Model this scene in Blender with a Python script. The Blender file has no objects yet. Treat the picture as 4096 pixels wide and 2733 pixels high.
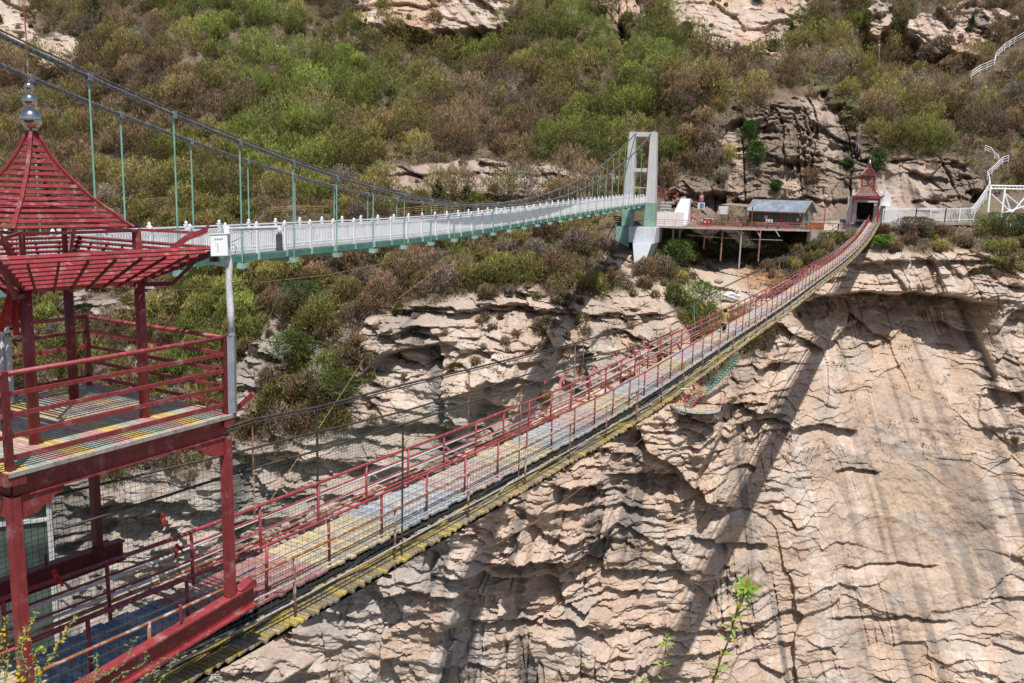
import bpy, math, random
import numpy as np
from mathutils import Vector, Matrix
random.seed(7); rng = np.random.default_rng(11)
scene = bpy.context.scene
COL = scene.collection

# ------------------------------------------------------------------ camera frame (metres, camera at the origin, looking along +Y)
FPX = 3450.; PITCH = math.radians(-9.8); ROLL = math.radians(1.7)
FW = np.array([0, math.cos(PITCH), math.sin(PITCH)]); _r = np.array([1., 0, 0]); _u = np.cross(_r, FW)
_c, _s = math.cos(ROLL), math.sin(ROLL)
RT = _c*_r + _s*_u; UP = -_s*_r + _c*_u
def ray(px, py): return FW + RT*((px-2048)/FPX) + UP*((1366.5-py)/FPX)
def at(px, py, d): return ray(px, py)*d
def onz(px, py, z):
    r = ray(px, py); return r*(z/r[2])
def proj(p):
    p = np.asarray(p, float); d = p@FW
    return 2048+FPX*(p@RT)/d, 1366.5-FPX*(p@UP)/d, d

cam_d = bpy.data.cameras.new('camera'); cam = bpy.data.objects.new('camera', cam_d); COL.objects.link(cam)
cam_d.sensor_width = 36; cam_d.lens = FPX*36/4096; cam_d.clip_start = 0.1; cam_d.clip_end = 3000
M = Matrix(((RT[0], UP[0], -FW[0], 0), (RT[1], UP[1], -FW[1], 0), (RT[2], UP[2], -FW[2], 0), (0, 0, 0, 1)))
cam.matrix_world = M; scene.camera = cam

# ------------------------------------------------------------------ light
EL, AZ = math.radians(65.5), math.radians(-12)          # sun height, and heading of the light over the ground (0 = away along +Y)
SUNV = Vector((math.sin(AZ)*math.cos(EL), math.cos(AZ)*math.cos(EL), -math.sin(EL)))
ld = bpy.data.lights.new('sun', 'SUN'); ld.energy = 5.0; ld.angle = math.radians(0.5); ld.color = (1, .955, .89)
lo = bpy.data.objects.new('sun', ld); COL.objects.link(lo)
lo.rotation_euler = SUNV.to_track_quat('-Z', 'Y').to_euler()
w = bpy.data.worlds.new('World'); scene.world = w; w.use_nodes = True
nt = w.node_tree; bg = nt.nodes['Background']; sky = nt.nodes.new('ShaderNodeTexSky'); sky.sky_type = 'NISHITA'
sky.sun_disc = False; sky.sun_elevation = EL; sky.sun_rotation = math.pi + AZ; sky.air_density = 1.2; sky.dust_density = 1.5
nt.links.new(sky.outputs[0], bg.inputs[0]); bg.inputs[1].default_value = 0.085
scene.view_settings.view_transform = 'Standard'; scene.view_settings.look = 'None'; scene.view_settings.exposure = 0

# ------------------------------------------------------------------ materials
def ramp(nt, fac, stops):
    n = nt.nodes.new('ShaderNodeValToRGB'); e = n.color_ramp.elements
    while len(e) < len(stops): e.new(0.5)
    for i, (p, c) in enumerate(stops): e[i].position = p; e[i].color = (*c, 1)
    nt.links.new(fac, n.inputs[0]); return n.outputs[0]
def noise(nt, scale, detail=4, rough=.6, vec=None, stretch=None):
    tc = nt.nodes.new('ShaderNodeTexCoord'); v = vec or tc.outputs['Object']
    if stretch:
        mp = nt.nodes.new('ShaderNodeMapping'); mp.inputs['Scale'].default_value = stretch; nt.links.new(v, mp.inputs[0]); v = mp.outputs[0]
    n = nt.nodes.new('ShaderNodeTexNoise'); n.inputs['Scale'].default_value = scale; n.inputs['Detail'].default_value = detail
    n.inputs['Roughness'].default_value = rough; nt.links.new(v, n.inputs['Vector']); return n.outputs['Fac']
def mix(nt, fac, a, b, mode='MIX'):
    m = nt.nodes.new('ShaderNodeMix'); m.data_type = 'RGBA'; m.blend_type = mode
    for s, v in ((m.inputs[0], fac), (m.inputs[6], a), (m.inputs[7], b)):
        if hasattr(v, 'is_output') or isinstance(v, bpy.types.NodeSocket): nt.links.new(v, s)
        elif isinstance(v, (int, float)): s.default_value = v
        else: s.default_value = (*v, 1)
    return m.outputs[2]
def newmat(name):
    m = bpy.data.materials.new(name); m.use_nodes = True
    return m, m.node_tree, m.node_tree.nodes['Principled BSDF']
def bump(nt, b, h, strength=.4, dist=.02):
    n = nt.nodes.new('ShaderNodeBump'); n.inputs['Strength'].default_value = strength; n.inputs['Distance'].default_value = dist
    nt.links.new(h, n.inputs['Height']); nt.links.new(n.outputs[0], b.inputs['Normal'])
def worn(name, base, wear, scale=6, lo=.52, hi=.68, rough=.55, metal=0, dark=.75, stretch=None, fine=40, dirt=1.):
    """painted or bare surface: base colour with softer tone changes, and patches of wear"""
    m, nt, b = newmat(name)
    n1 = noise(nt, scale, 6, .65, stretch=stretch); n2 = noise(nt, fine, 3, .6); n3 = noise(nt, scale*.25, 3)
    dk = tuple(c*dark for c in base)
    c = ramp(nt, n3, [(.35, dk), (.65, base)])
    f = ramp(nt, n1, [(lo, (0, 0, 0)), (hi, (1, 1, 1))])
    c = mix(nt, f, c, wear)
    c = mix(nt, .45*dirt, c, ramp(nt, n2, [(.3, (.5, .5, .5)), (.7, (1.25, 1.25, 1.25))]), 'MULTIPLY')
    n4 = noise(nt, scale*1.7, 5, .75, stretch=(1.6, 1.6, .35)); c = mix(nt, .5*dirt, c, ramp(nt, n4, [(.36, (.42, .38, .36)), (.52, (1, 1, 1))]), 'MULTIPLY')
    nt.links.new(c, b.inputs['Base Color']); b.inputs['Roughness'].default_value = rough; b.inputs['Metallic'].default_value = metal
    bump(nt, b, n2, .3, .01)
    return m
MAT = {}
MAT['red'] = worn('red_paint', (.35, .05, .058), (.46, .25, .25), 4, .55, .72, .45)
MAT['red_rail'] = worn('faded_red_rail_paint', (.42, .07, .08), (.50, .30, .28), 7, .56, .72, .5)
MAT['darkred'] = worn('dark_and_shaded_red_paint', (.20, .028, .034), (.28, .12, .12), 5, .6, .75, .45)  # also the shaded copy of the red on far pavilion parts
MAT['rust'] = worn('rusty_pipe', (.36, .14, .075), (.55, .47, .42), 5, .50, .62, .7)
MAT['palerail'] = worn('chalky_pipe', (.55, .50, .48), (.42, .18, .12), 5, .55, .68, .7)
MAT['wire'] = worn('dark_wire', (.06, .055, .05), (.14, .09, .06), 5, .5, .7, .6)
MAT['net'] = worn('green_wire_net', (.06, .12, .09), (.12, .12, .1), 5, .5, .7, .6)
MAT['white'] = worn('white_paint', (.88, .89, .92), (.74, .75, .76), 3, .62, .8, .45, dark=.97, dirt=.22)
MAT['whitewash'] = worn('whitewashed_wall', (.80, .80, .79), (.58, .57, .54), 1.2, .55, .75, .8, dark=.9, dirt=.35)
MAT['green'] = worn('green_girder_paint', (.13, .33, .27), (.22, .36, .32), 3, .6, .8, .5)
MAT['palegreen'] = worn('pale_green_paint', (.30, .50, .43), (.45, .55, .52), 3, .55, .8, .6)
MAT['cable'] = worn('grey_steel_cable', (.13, .13, .135), (.26, .26, .26), 8, .45, .6, .45, .3)
MAT['lightcable'] = worn('galvanised_cable', (.36, .36, .36), (.5, .5, .5), 8, .45, .6, .5, .2)
MAT['concrete'] = worn('pale_concrete', (.62, .63, .64), (.48, .49, .50), .9, .5, .7, .85, dark=.88, stretch=(1, 1, .25), dirt=.45)
MAT['bluewash'] = worn('bluish_whitewash', (.64, .67, .72), (.48, .5, .53), .8, .5, .7, .85, dark=.9, stretch=(1, 1, .25), dirt=.45)
MAT['hanger'] = worn('pale_green_hanger_paint', (.27, .52, .42), (.4, .55, .5), 5, .6, .8, .5, dirt=.4)
MAT['grey'] = worn('grey_galvanised_steel', (.33, .36, .40), (.5, .5, .5), 4, .55, .7, .4, .3)
MAT['pipewhite'] = worn('peeling_white_paint', (.74, .75, .77), (.3, .3, .3), 9, .64, .70, .5)
MAT['black'] = worn('black_plastic', (.02, .02, .022), (.04, .04, .04), 5, .5, .7, .4)
MAT['blackhose'] = worn('black_hose', (.03, .03, .03), (.10, .10, .10), 5, .5, .7, .5)
MAT['whitehose'] = worn('white_conduit', (.68, .68, .64), (.4, .38, .33), 5, .5, .7, .5)
MAT['yellowhose'] = worn('yellow_hose', (.50, .36, .04), (.4, .33, .15), 5, .55, .7, .5)
MAT['ribbon'] = worn('red_ribbon_cloth', (.60, .03, .03), (.5, .08, .07), 8, .5, .7, .8)
MAT['pinkribbon'] = worn('faded_pink_ribbon_cloth', (.72, .20, .22), (.78, .45, .45), 2, .5, .7, .8)
MAT['roofblue'] = worn('blue_grey_sheet_roof', (.25, .29, .35), (.33, .38, .45), .6, .5, .7, .5)
MAT['wood'] = worn('brown_wood_cladding', (.22, .125, .08), (.28, .18, .12), 2, .5, .7, .7, stretch=(1, 1, 8))
MAT['woodlight'] = worn('pale_and_sunlit_wood_cladding', (.34, .27, .20), (.4, .33, .26), 2, .5, .7, .7, stretch=(1, 1, 8))
MAT['bamboo'] = worn('yellow_bamboo', (.48, .33, .13), (.38, .25, .1), 3, .5, .7, .7)
MAT['stone'] = worn('rubble_stone', (.50, .47, .43), (.34, .31, .28), 3, .45, .6, .9)
MAT['reddeck'] = worn('red_boards', (.34, .13, .10), (.42, .25, .22), 2, .5, .7, .8)
MAT['orange'] = worn('orange_box', (.55, .16, .05), (.6, .3, .15), 3, .5, .7, .7)
MAT['redbright'] = worn('bright_red_panel', (.52, .03, .03), (.6, .1, .1), 3, .6, .8, .5)
MAT['dark'] = worn('painted_dark_shade', (.012, .012, .013), (.02, .02, .02), 1, .5, .7, 1)  # near black, stands for shade inside openings and in the deck gap
MAT['bark'] = worn('bark', (.12, .09, .07), (.2, .15, .12), 6, .5, .7, .9)
m, nt_, b = newmat('window_glass'); b.inputs['Base Color'].default_value = (.05, .08, .09, 1); b.inputs['Roughness'].default_value = .08; b.inputs['Metallic'].default_value = .0
n_ = noise(nt_, .8, 3); nt_.links.new(ramp(nt_, n_, [(.4, (.03, .05, .05)), (.6, (.10, .14, .12))]), b.inputs['Base Color']); MAT['glass'] = m
m, nt_, b = newmat('polished_steel'); b.inputs['Base Color'].default_value = (.62, .62, .60, 1); b.inputs['Metallic'].default_value = 1; b.inputs['Roughness'].default_value = .16
MAT['steel'] = m
def attrmat(name, rough=.9, fine=3., amt=.5, bstr=0, bdist=.1, trans=0, spec=.2):
    m, nt, b = newmat(name)
    a = nt.nodes.new('ShaderNodeAttribute'); a.attribute_name = 'Col'
    c = a.outputs['Color']
    if amt:
        n = noise(nt, fine, 5, .7)
        c = mix(nt, amt, c, ramp(nt, n, [(.3, (.45, .45, .46)), (.7, (1.45, 1.42, 1.38))]), 'MULTIPLY')
        if bstr: bump(nt, b, n, bstr, bdist)
    nt.links.new(c, b.inputs['Base Color']); b.inputs['Roughness'].default_value = rough
    b.inputs['Specular IOR Level'].default_value = spec
    if trans:
        t = nt.nodes.new('ShaderNodeBsdfTranslucent'); nt.links.new(c, t.inputs[0])
        ms = nt.nodes.new('ShaderNodeMixShader'); ms.inputs[0].default_value = trans
        nt.links.new(b.outputs[0], ms.inputs[1]); nt.links.new(t.outputs[0], ms.inputs[2])
        nt.links.new(ms.outputs[0], nt.nodes['Material Output'].inputs[0])
    return m
MAT['foliage'] = attrmat('foliage', .8, amt=0, trans=.35)
MAT['planks'] = attrmat('painted_planks', .75, 9., .55, .3, .01)

# ------------------------------------------------------------------ objects
def tag(o, label=None, cat=None, group=None, kind=None):
    if label: o['label'] = label
    if cat: o['category'] = cat
    if group: o['group'] = group
    if kind: o['kind'] = kind
    return o
def link(o, parent=None):
    COL.objects.link(o)
    if parent is not None:
        o.parent = parent
        l = parent.get('_at')
        if l is not None: o.matrix_parent_inverse = Matrix.Translation(-Vector(l))
    return o
SCL = [1.]      # metres per drawing unit of the thing being built
def empty(name, loc, label, cat, group=None):
    o = bpy.data.objects.new(name, None); o.empty_display_size = .3; COL.objects.link(o)
    loc = [float(v)*SCL[0] for v in loc]; o.location = loc; o['_at'] = loc
    return tag(o, label, cat, group)
def copy_tree(o, delta, parent=None, label=None):
    """a thing and copies of its parts; the thing moves by delta"""
    c = o.copy(); COL.objects.link(c)
    if parent is not None: c.parent = parent
    else: c.location = Vector(o.location)+Vector(delta)
    for ch in list(o.children): copy_tree(ch, delta, c)
    if label: c['label'] = label
    return c
def nrm(v):
    v = np.asarray(v, float); return v/max(np.linalg.norm(v), 1e-9)
class MB:
    def __init__(s): s.v = []; s.f = []; s.c = []; s.col = None
    def add(s, vs, fs):
        n = len(s.v); s.v += [tuple(map(float, p)) for p in vs]; s.f += [tuple(i+n for i in f) for f in fs]
        s.c += [s.col]*len(fs); return s
    def hexa(s, p):     # 8 corners: 0-3 bottom ring, 4-7 top ring
        return s.add(p, [(3, 2, 1, 0), (4, 5, 6, 7), (0, 1, 5, 4), (1, 2, 6, 5), (2, 3, 7, 6), (3, 0, 4, 7)])
    def beam(s, a, b, w, h, up=(0, 0, 1), w2=None, h2=None):
        a = np.asarray(a, float); b = np.asarray(b, float); d = nrm(b-a); x = np.cross(d, up)
        if np.linalg.norm(x) < 1e-4: x = np.cross(d, (1, 0, 0))
        x = nrm(x); y = np.cross(x, d); w2 = w if w2 is None else w2; h2 = h if h2 is None else h2
        q = lambda c, ww, hh: [c-x*ww/2-y*hh/2, c+x*ww/2-y*hh/2, c+x*ww/2+y*hh/2, c-x*ww/2+y*hh/2]
        return s.hexa(q(a, w, h)+q(b, w2, h2))
    def box(s, c, ax, ay, az):   # centre and three full edge vectors
        c = np.asarray(c, float); ax, ay, az = [np.asarray(v, float)/2 for v in (ax, ay, az)]
        return s.hexa([c-ax-ay-az, c+ax-ay-az, c+ax+ay-az, c-ax+ay-az, c-ax-ay+az, c+ax-ay+az, c+ax+ay+az, c-ax+ay+az])
    def tube(s, pts, r, n=6, cap=True):
        pts = [np.asarray(p, float) for p in pts]; rs = r if hasattr(r, '__len__') else [r]*len(pts)
        base = len(s.v); vs = []; fs = []; x = None
        for i, p in enumerate(pts):
            d = nrm(pts[min(i+1, len(pts)-1)]-pts[max(i-1, 0)])
            if x is None: x = nrm(np.cross(d, (0.13, .2, 1) if abs(d[2]) < .9 else (1, .1, 0)))
            x = nrm(x-d*(x@d)); y = np.cross(d, x)
            for k in range(n):
                a = 2*math.pi*k/n; vs.append(p+rs[i]*(x*math.cos(a)+y*math.sin(a)))
        for i in range(len(pts)-1):
            for k in range(n):
                fs.append((i*n+k, i*n+(k+1) % n, (i+1)*n+(k+1) % n, (i+1)*n+k))
        if cap: fs += [tuple(range(n))[::-1], tuple((len(pts)-1)*n+k for k in range(n))]
        return s.add(vs, fs)
    def lathe(s, c, prof, n=16):   # prof: (radius, z) bottom to top
        c = np.asarray(c, float); vs = []; fs = []
        for r, z in prof:
            for k in range(n): a = 2*math.pi*k/n; vs.append(c+(r*math.cos(a), r*math.sin(a), z))
        for i in range(len(prof)-1):
            for k in range(n): fs.append((i*n+k, i*n+(k+1) % n, (i+1)*n+(k+1) % n, (i+1)*n+k))
        fs += [tuple(range(n))[::-1], tuple((len(prof)-1)*n+k for k in range(n))]
        return s.add(vs, fs)
    def build(s, name, mat, parent=None, smooth=False, **kw):
        me = bpy.data.meshes.new(name); me.from_pydata([(x*SCL[0], y*SCL[0], z*SCL[0]) for x, y, z in s.v], [], s.f); me.update()
        if smooth: me.polygons.foreach_set('use_smooth', [True]*len(me.polygons))
        if s.col is not None:
            a = me.color_attributes.new('Col', 'FLOAT_COLOR', 'CORNER'); arr = []
            for f, c in zip(s.f, s.c): arr += [c[0], c[1], c[2], 1]*len(f)
            a.data.foreach_set('color', arr)
        me.materials.append(MAT[mat] if isinstance(mat, str) else mat)
        o = bpy.data.objects.new(name, me); link(o, parent)
        if parent is None: pass
        return tag(o, **kw) if kw else o
def npmesh(name, verts, faces, mat, colors=None, smooth=False, parent=None):
    """fast mesh from arrays; faces (n,3) or (n,4); colours per vertex"""
    me = bpy.data.meshes.new(name); n, k = faces.shape
    me.vertices.add(len(verts)); me.vertices.foreach_set('co', verts.astype(np.float32).ravel())
    me.loops.add(n*k); me.loops.foreach_set('vertex_index', faces.astype(np.int32).ravel())
    me.polygons.add(n); me.polygons.foreach_set('loop_start', np.arange(0, n*k, k, dtype=np.int32))
    me.update(calc_edges=True)
    me.polygons.foreach_set('use_smooth', np.full(n, smooth))
    if colors is not None:
        a = me.color_attributes.new('Col', 'FLOAT_COLOR', 'POINT')
        a.data.foreach_set('color', np.concatenate([colors, np.ones((len(colors), 1))], 1).astype(np.float32).ravel())
    me.materials.append(MAT[mat] if isinstance(mat, str) else mat)
    o = bpy.data.objects.new(name, me); return link(o, parent)
# ------------------------------------------------------------------ terrain of the far side of the gorge
def hsh(ix, iy, k):
    h = (ix.astype(np.int64)*374761393 + iy.astype(np.int64)*668265263 + k*1274126177) & 0xffffffff
    h = ((h ^ (h >> 13))*1274126177) & 0xffffffff
    h = ((h ^ (h >> 16))*2246822519) & 0xffffffff
    return ((h ^ (h >> 15)) & 0xffffff)/float(0xffffff)
def vnoise(x, y, k=0):
    ix = np.floor(x); iy = np.floor(y); fx = x-ix; fy = y-iy; fx = fx*fx*(3-2*fx); fy = fy*fy*(3-2*fy)
    return ((hsh(ix, iy, k)*(1-fx)+hsh(ix+1, iy, k)*fx)*(1-fy)+(hsh(ix, iy+1, k)*(1-fx)+hsh(ix+1, iy+1, k)*fx)*fy)*2-1
def fbm(x, y, o=4, k=0, g=.5):
    s = 0; a = 1; t = 0
    for i in range(o): s = s+a*vnoise(x*2**i+17.3*i, y*2**i-9.1*i, k+i*7); t += a; a *= g
    return s/t
def vor(a, z, S, asp, k):
    """rock flakes: random offset per cell, each face leaning out towards its lower edge"""
    x = a/(S*asp); y = z/S; ix = np.floor(x); iy = np.floor(y)
    best = np.full(x.shape, 9.); cy = np.zeros(x.shape); cx = np.zeros(x.shape); r = np.zeros(x.shape); sec = np.full(x.shape, 9.)
    for dx in (-1, 0, 1):
        for dy in (-1, 0, 1):
            jx = ix+dx; jy = iy+dy
            px = jx+.5+.9*(hsh(jx, jy, k)-.5); py = jy+.5+.9*(hsh(jx, jy, k+1)-.5)
            d = np.abs(x-px)**1.5+np.abs(y-py)**1.5; m = d < best
            sec = np.where(m, best, np.minimum(sec, d))
            best = np.where(m, d, best); cy = np.where(m, y-py, cy); cx = np.where(m, x-px, cx); r = np.where(m, hsh(jx, jy, k+2), r)
    return r-.5, cx, cy, sec-best
def sstep(a, b, x):
    t = np.clip((x-a)/(b-a), 0, 1); return t*t*(3-2*t)

XS = [-400, 200, 600, 1000, 1400, 1800, 2200, 2450, 2650, 2850, 3050, 3300, 3500, 3800, 4600]
YS = [-260, 0, 200, 400, 600, 750, 850, 900, 960, 1050, 1150, 1250, 1400, 1600, 2000, 2400, 3000]
DD = [
 [240, 236, 230, 228, 226, 226, 228, 228, 228, 228, 228, 228, 228, 228, 225],
 [218, 214, 208, 205, 205, 207, 207, 207, 206, 206, 206, 207, 208, 208, 205],
 [196, 192, 188, 187, 188, 190, 191, 192, 192, 193, 194, 194, 195, 196, 193],
 [178, 175, 172, 171, 172, 174, 176, 178, 175, 170, 168, 169, 172, 176, 180],
 [164, 161, 159, 158, 158, 160, 162, 165, 165, 162, 161, 162, 163, 164, 168],
 [154, 151, 149, 149, 149, 150, 152, 156, 159, 159, 159, 160, 160, 158, 159],
 [147, 145, 143, 143, 142, 142, 143, 146, 153, 158, 158, 158, 157, 154, 152],
 [144, 141, 139, 138, 137, 136, 138, 138, 146, 152, 152, 144, 142, 142, 142],
 [140, 137, 135, 134, 132, 131, 132, 135, 143, 153, 153, 140, 136, 136, 137],
 [135, 132, 130, 128, 126, 124, 125, 130, 138, 147, 143, 134, 133, 133, 133],
 [131, 129, 126, 124, 121, 116, 117, 123, 130, 134, 132, 131, 132, 132, 131],
 [128, 126, 123, 120, 116, 111, 112, 117, 122, 126, 126, 129, 131, 131, 130],
 [125, 122, 119, 116, 112, 108, 108, 112, 115, 119, 122, 127, 130, 130, 129],
 [121, 119, 115, 112, 109, 107, 107, 110, 112, 115, 120, 125, 128, 128, 127],
 [116, 115, 112, 110, 109, 108, 108, 110, 112, 114, 118, 121, 124, 124, 124],
 [114, 113, 112, 111, 111, 111, 111, 112, 113, 114, 116, 118, 120, 121, 121],
 [112, 112, 112, 112, 113, 113, 113, 112, 112, 112, 113, 114, 115, 116, 117]]
DD = np.array(DD, float)
def base_depth(X, Y):
    fy = np.interp(Y, YS, np.arange(len(YS))); fx = np.interp(X, XS, np.arange(len(XS)))
    iy = np.clip(fy.astype(int), 0, len(YS)-2); ix = np.clip(fx.astype(int), 0, len(XS)-2); ty = fy-iy; tx = fx-ix
    return (DD[iy, ix]*(1-tx)+DD[iy, ix+1]*tx)*(1-ty)+(DD[iy+1, ix]*(1-tx)+DD[iy+1, ix+1]*tx)*ty
def blob(X, Y, cx, cy, rx, ry, soft=.35, ang=0):
    c, s = math.cos(ang), math.sin(ang); dx = X-cx; dy = Y-cy
    d = np.sqrt(((dx*c+dy*s)/rx)**2+((-dx*s+dy*c)/ry)**2); return 1-sstep(1-soft, 1+soft, d)
CLX = [-400, 0, 260, 600, 950, 1200, 1380, 1440, 1490, 1800, 2400, 2650, 2740, 2800, 2900, 3000, 3080, 3250, 3400, 3500, 3800, 4000, 4100, 4600]
CLY = [2100, 2000, 1950, 1880, 1830, 1760, 1620, 1420, 1230, 1190, 1160, 1150, 1300, 1560, 1500, 1400, 1250, 1085, 1020, 1000, 1010, 1060, 1085, 1085]
def rock_mask(X, Y):
    n = fbm(X/160, Y/90, 4, 3); n2 = fbm(X/50, Y/30, 3, 9)
    yb = np.interp(X, CLX, CLY); soft = np.where(X < 1450, 95, 30)
    m = sstep(-1, 1, (Y-yb)/soft+n*1.5+n2*.8)
    P = lambda b, t=.5, a=.55: sstep(t-.12, t+.12, b+a*n+.4*n2-.0)*(b > .02)
    m = np.maximum(m, P(blob(X, Y, 3190, 650, 320, 260), .42))
    m = np.maximum(m, P(blob(X, Y, 3640, 760, 290, 135), .45))
    m = np.maximum(m, P(blob(X, Y, 2790, 800, 130, 90)*.9, .5))
    m = np.maximum(m, P(blob(X, Y, 1700, -30, 350, 150, .3), .45))
    m = np.maximum(m, P(blob(X, Y, 2960, 30, 270, 190, .3), .45))
    m = np.maximum(m, P(blob(X, Y, 2480, 60, 160, 90, .5)*.7, .55))
    m = np.maximum(m, P(blob(X, Y, 60, 60, 120, 130, .5)*.8, .55))
    m = np.maximum(m, P(blob(X, Y, 250, 200, 120, 90, .5)*.7, .6))
    m = np.maximum(m, P(blob(X, Y, 3520, 60, 60, 140, .5)*.8, .5))
    m = np.maximum(m, P(blob(X, Y, 3850, 110, 220, 110, .5)*.7, .55))
    m = np.maximum(m, P(blob(X, Y, 1950, 715, 560, 75, .4)*.8, .55))
    m = np.maximum(m, P(blob(X, Y, 600, 1200, 360, 70, .5)*.75, .55))
    m = np.maximum(m, P(blob(X, Y, 1240, 1400, 300, 280, .7)*.66, .62))
    m = np.maximum(m, P(blob(X, Y, 1000, 1560, 140, 120, .6)*.7, .6))
    m = np.maximum(m, P(blob(X, Y, 2900, 1170, 170, 130, .4), .4))
    m = np.maximum(m, P(blob(X, Y, 2480, 1090, 120, 70, .5)*.8, .5))
    return m
STEP = 4.
gx = np.arange(-320, 4420+1, STEP); gy = np.arange(-200, 2900+1, STEP)
PX, PY = np.meshgrid(gx, gy)
D0 = base_depth(PX+60*fbm(PX/300, PY/300, 2, 40), PY+25*fbm(PX/200, PY/200, 2, 41))
def blur(a, r):
    for ax in (0, 1):
        p = np.concatenate([np.repeat(a.take([0], ax), r+1, ax), a, np.repeat(a.take([-1], ax), r, ax)], ax)
        c = np.cumsum(p, ax); n = a.shape[ax]
        a = (c.take(range(2*r+1, 2*r+1+n), ax)-c.take(range(0, n), ax))/(2*r+1)
    return a
D0 = blur(blur(D0, 7), 7)
RM = rock_mask(PX, PY)
RX = FW[None, None]+RT*((PX-2048)/FPX)[..., None]+UP*((1366.5-PY)/FPX)[..., None]
W0 = RX*D0[..., None]
_fc = sstep(960, 860, PY)*sstep(2400, 2600, PX); A = W0[..., 0]*(.86+.14*_fc)+W0[..., 1]*.5*(1-_fc); Z = W0[..., 2]
# flakes and ledges, in metres, pushed out of the face
wa = A+2.2*fbm(A/9, Z/9, 3, 50); wz = Z+1.1*fbm(A/6, Z/5, 3, 51)+1.8*fbm(A/30, Z/30, 2, 53)
calm = np.clip(blob(PX, PY, 3640, 1950, 470, 660, .5)+.6*blob(PX, PY, 2560, 2250, 200, 160, .6)+.8*blob(PX, PY, 3000, 2150, 120, 140, .5)+.7*blob(PX, PY, 1500, 2050, 260, 120, .5), 0, 1)
strat = np.clip(blob(PX, PY, 3700, 1110, 600, 120, .4)+blob(PX, PY, 2000, 1210, 700, 110, .4)+blob(PX, PY, 1200, 1850, 1100, 260, .5)*.6, 0, 1)
amp = (1-.92*calm)*(.55+.75*sstep(-.45, .4, fbm(A/17, Z/15, 3, 54)))
r1, c1x, c1, e1 = vor(wa, wz, 9.5, 1.0, 60)
r2, c2x, c2, e2 = vor(wa+3+1.0*fbm(A/3, Z/2, 2, 72), wz+.45*fbm(A/3, Z/2, 2, 73), 3.0, 1.7, 70)
r3, c3x, c3, e3 = vor(wa+.6*fbm(A/1.6, Z, 2, 74), wz-5+.22*fbm(A/1.5, Z, 2, 75), 1.05, 2.7, 80)
r4, c4x, c4, e4 = vor(wa, wz+.12*fbm(A*2, Z*2, 1, 76), .5, 2.8, 90)
g2 = .15+.85*sstep(-.4, .2, fbm(A/11, Z/8, 3, 77)); g3 = .1+.9*sstep(-.35, .25, fbm(A/6, Z/5, 3, 78)); g4 = .2+.8*sstep(-.3, .4, fbm(A/4, Z/4, 2, 79))
k2 = np.abs(r2*17.3)%1; k3 = np.abs(r3*31.7)%1
disp = amp*(3.2*r1-1.2*c1+1.4*c1x*(r1*2))+.78*amp*(g2*(2.4*np.abs(r2)**1.5*3*np.sign(r2)*.55-2.3*c2*(k2 > .45)+1.2*c2x*(r2*3))+g3*(1.2*r3-1.2*c3*(k3 > .3)+.6*c3x*(r3*3))+g4*(.45*r4-.42*c4))
disp += (.6*fbm(A/1.3, Z/.8, 4, 55)+1.5*fbm(A/5, Z/3, 3, 56))*amp+calm*(.35*fbm(A/1.2, Z/1.2, 4, 83)+.5*fbm(A/5, Z/6, 2, 84))
# bedding: sharp-lipped layers
lay = wz/2.3+.5*fbm(A/14, Z/9, 2, 57); fr = lay-np.floor(lay); rl = hsh(np.floor(lay), np.floor(lay)*0+3, 5)
disp += strat*(rl*1.9-fr*1.1)
lay = wz/.8+.4*fbm(A/6, Z/5, 2, 58); fr = lay-np.floor(lay); rl = hsh(np.floor(lay), np.floor(A/4+fbm(A/5, Z/5, 2, 5)), 6)
disp += (.3+.7*strat)*(rl*.5-fr*.35)*amp*(1-calm)
# vertical joints
jn = fbm(A/2.2, Z/26, 3, 59); disp -= .9*np.exp(-(jn/.03)**2)*sstep(.12, .35, fbm(A/9, Z/9, 3, 61))*(1-.6*calm)
upv = blob(PX, PY, 3250, 640, 720, 300, .3)
disp -= upv*(2.2*np.abs(fbm(A/2.6, Z/16, 4, 93))+1.6*(np.abs(fbm(A/5.5, Z/30, 3, 94)) < .04))
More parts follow.
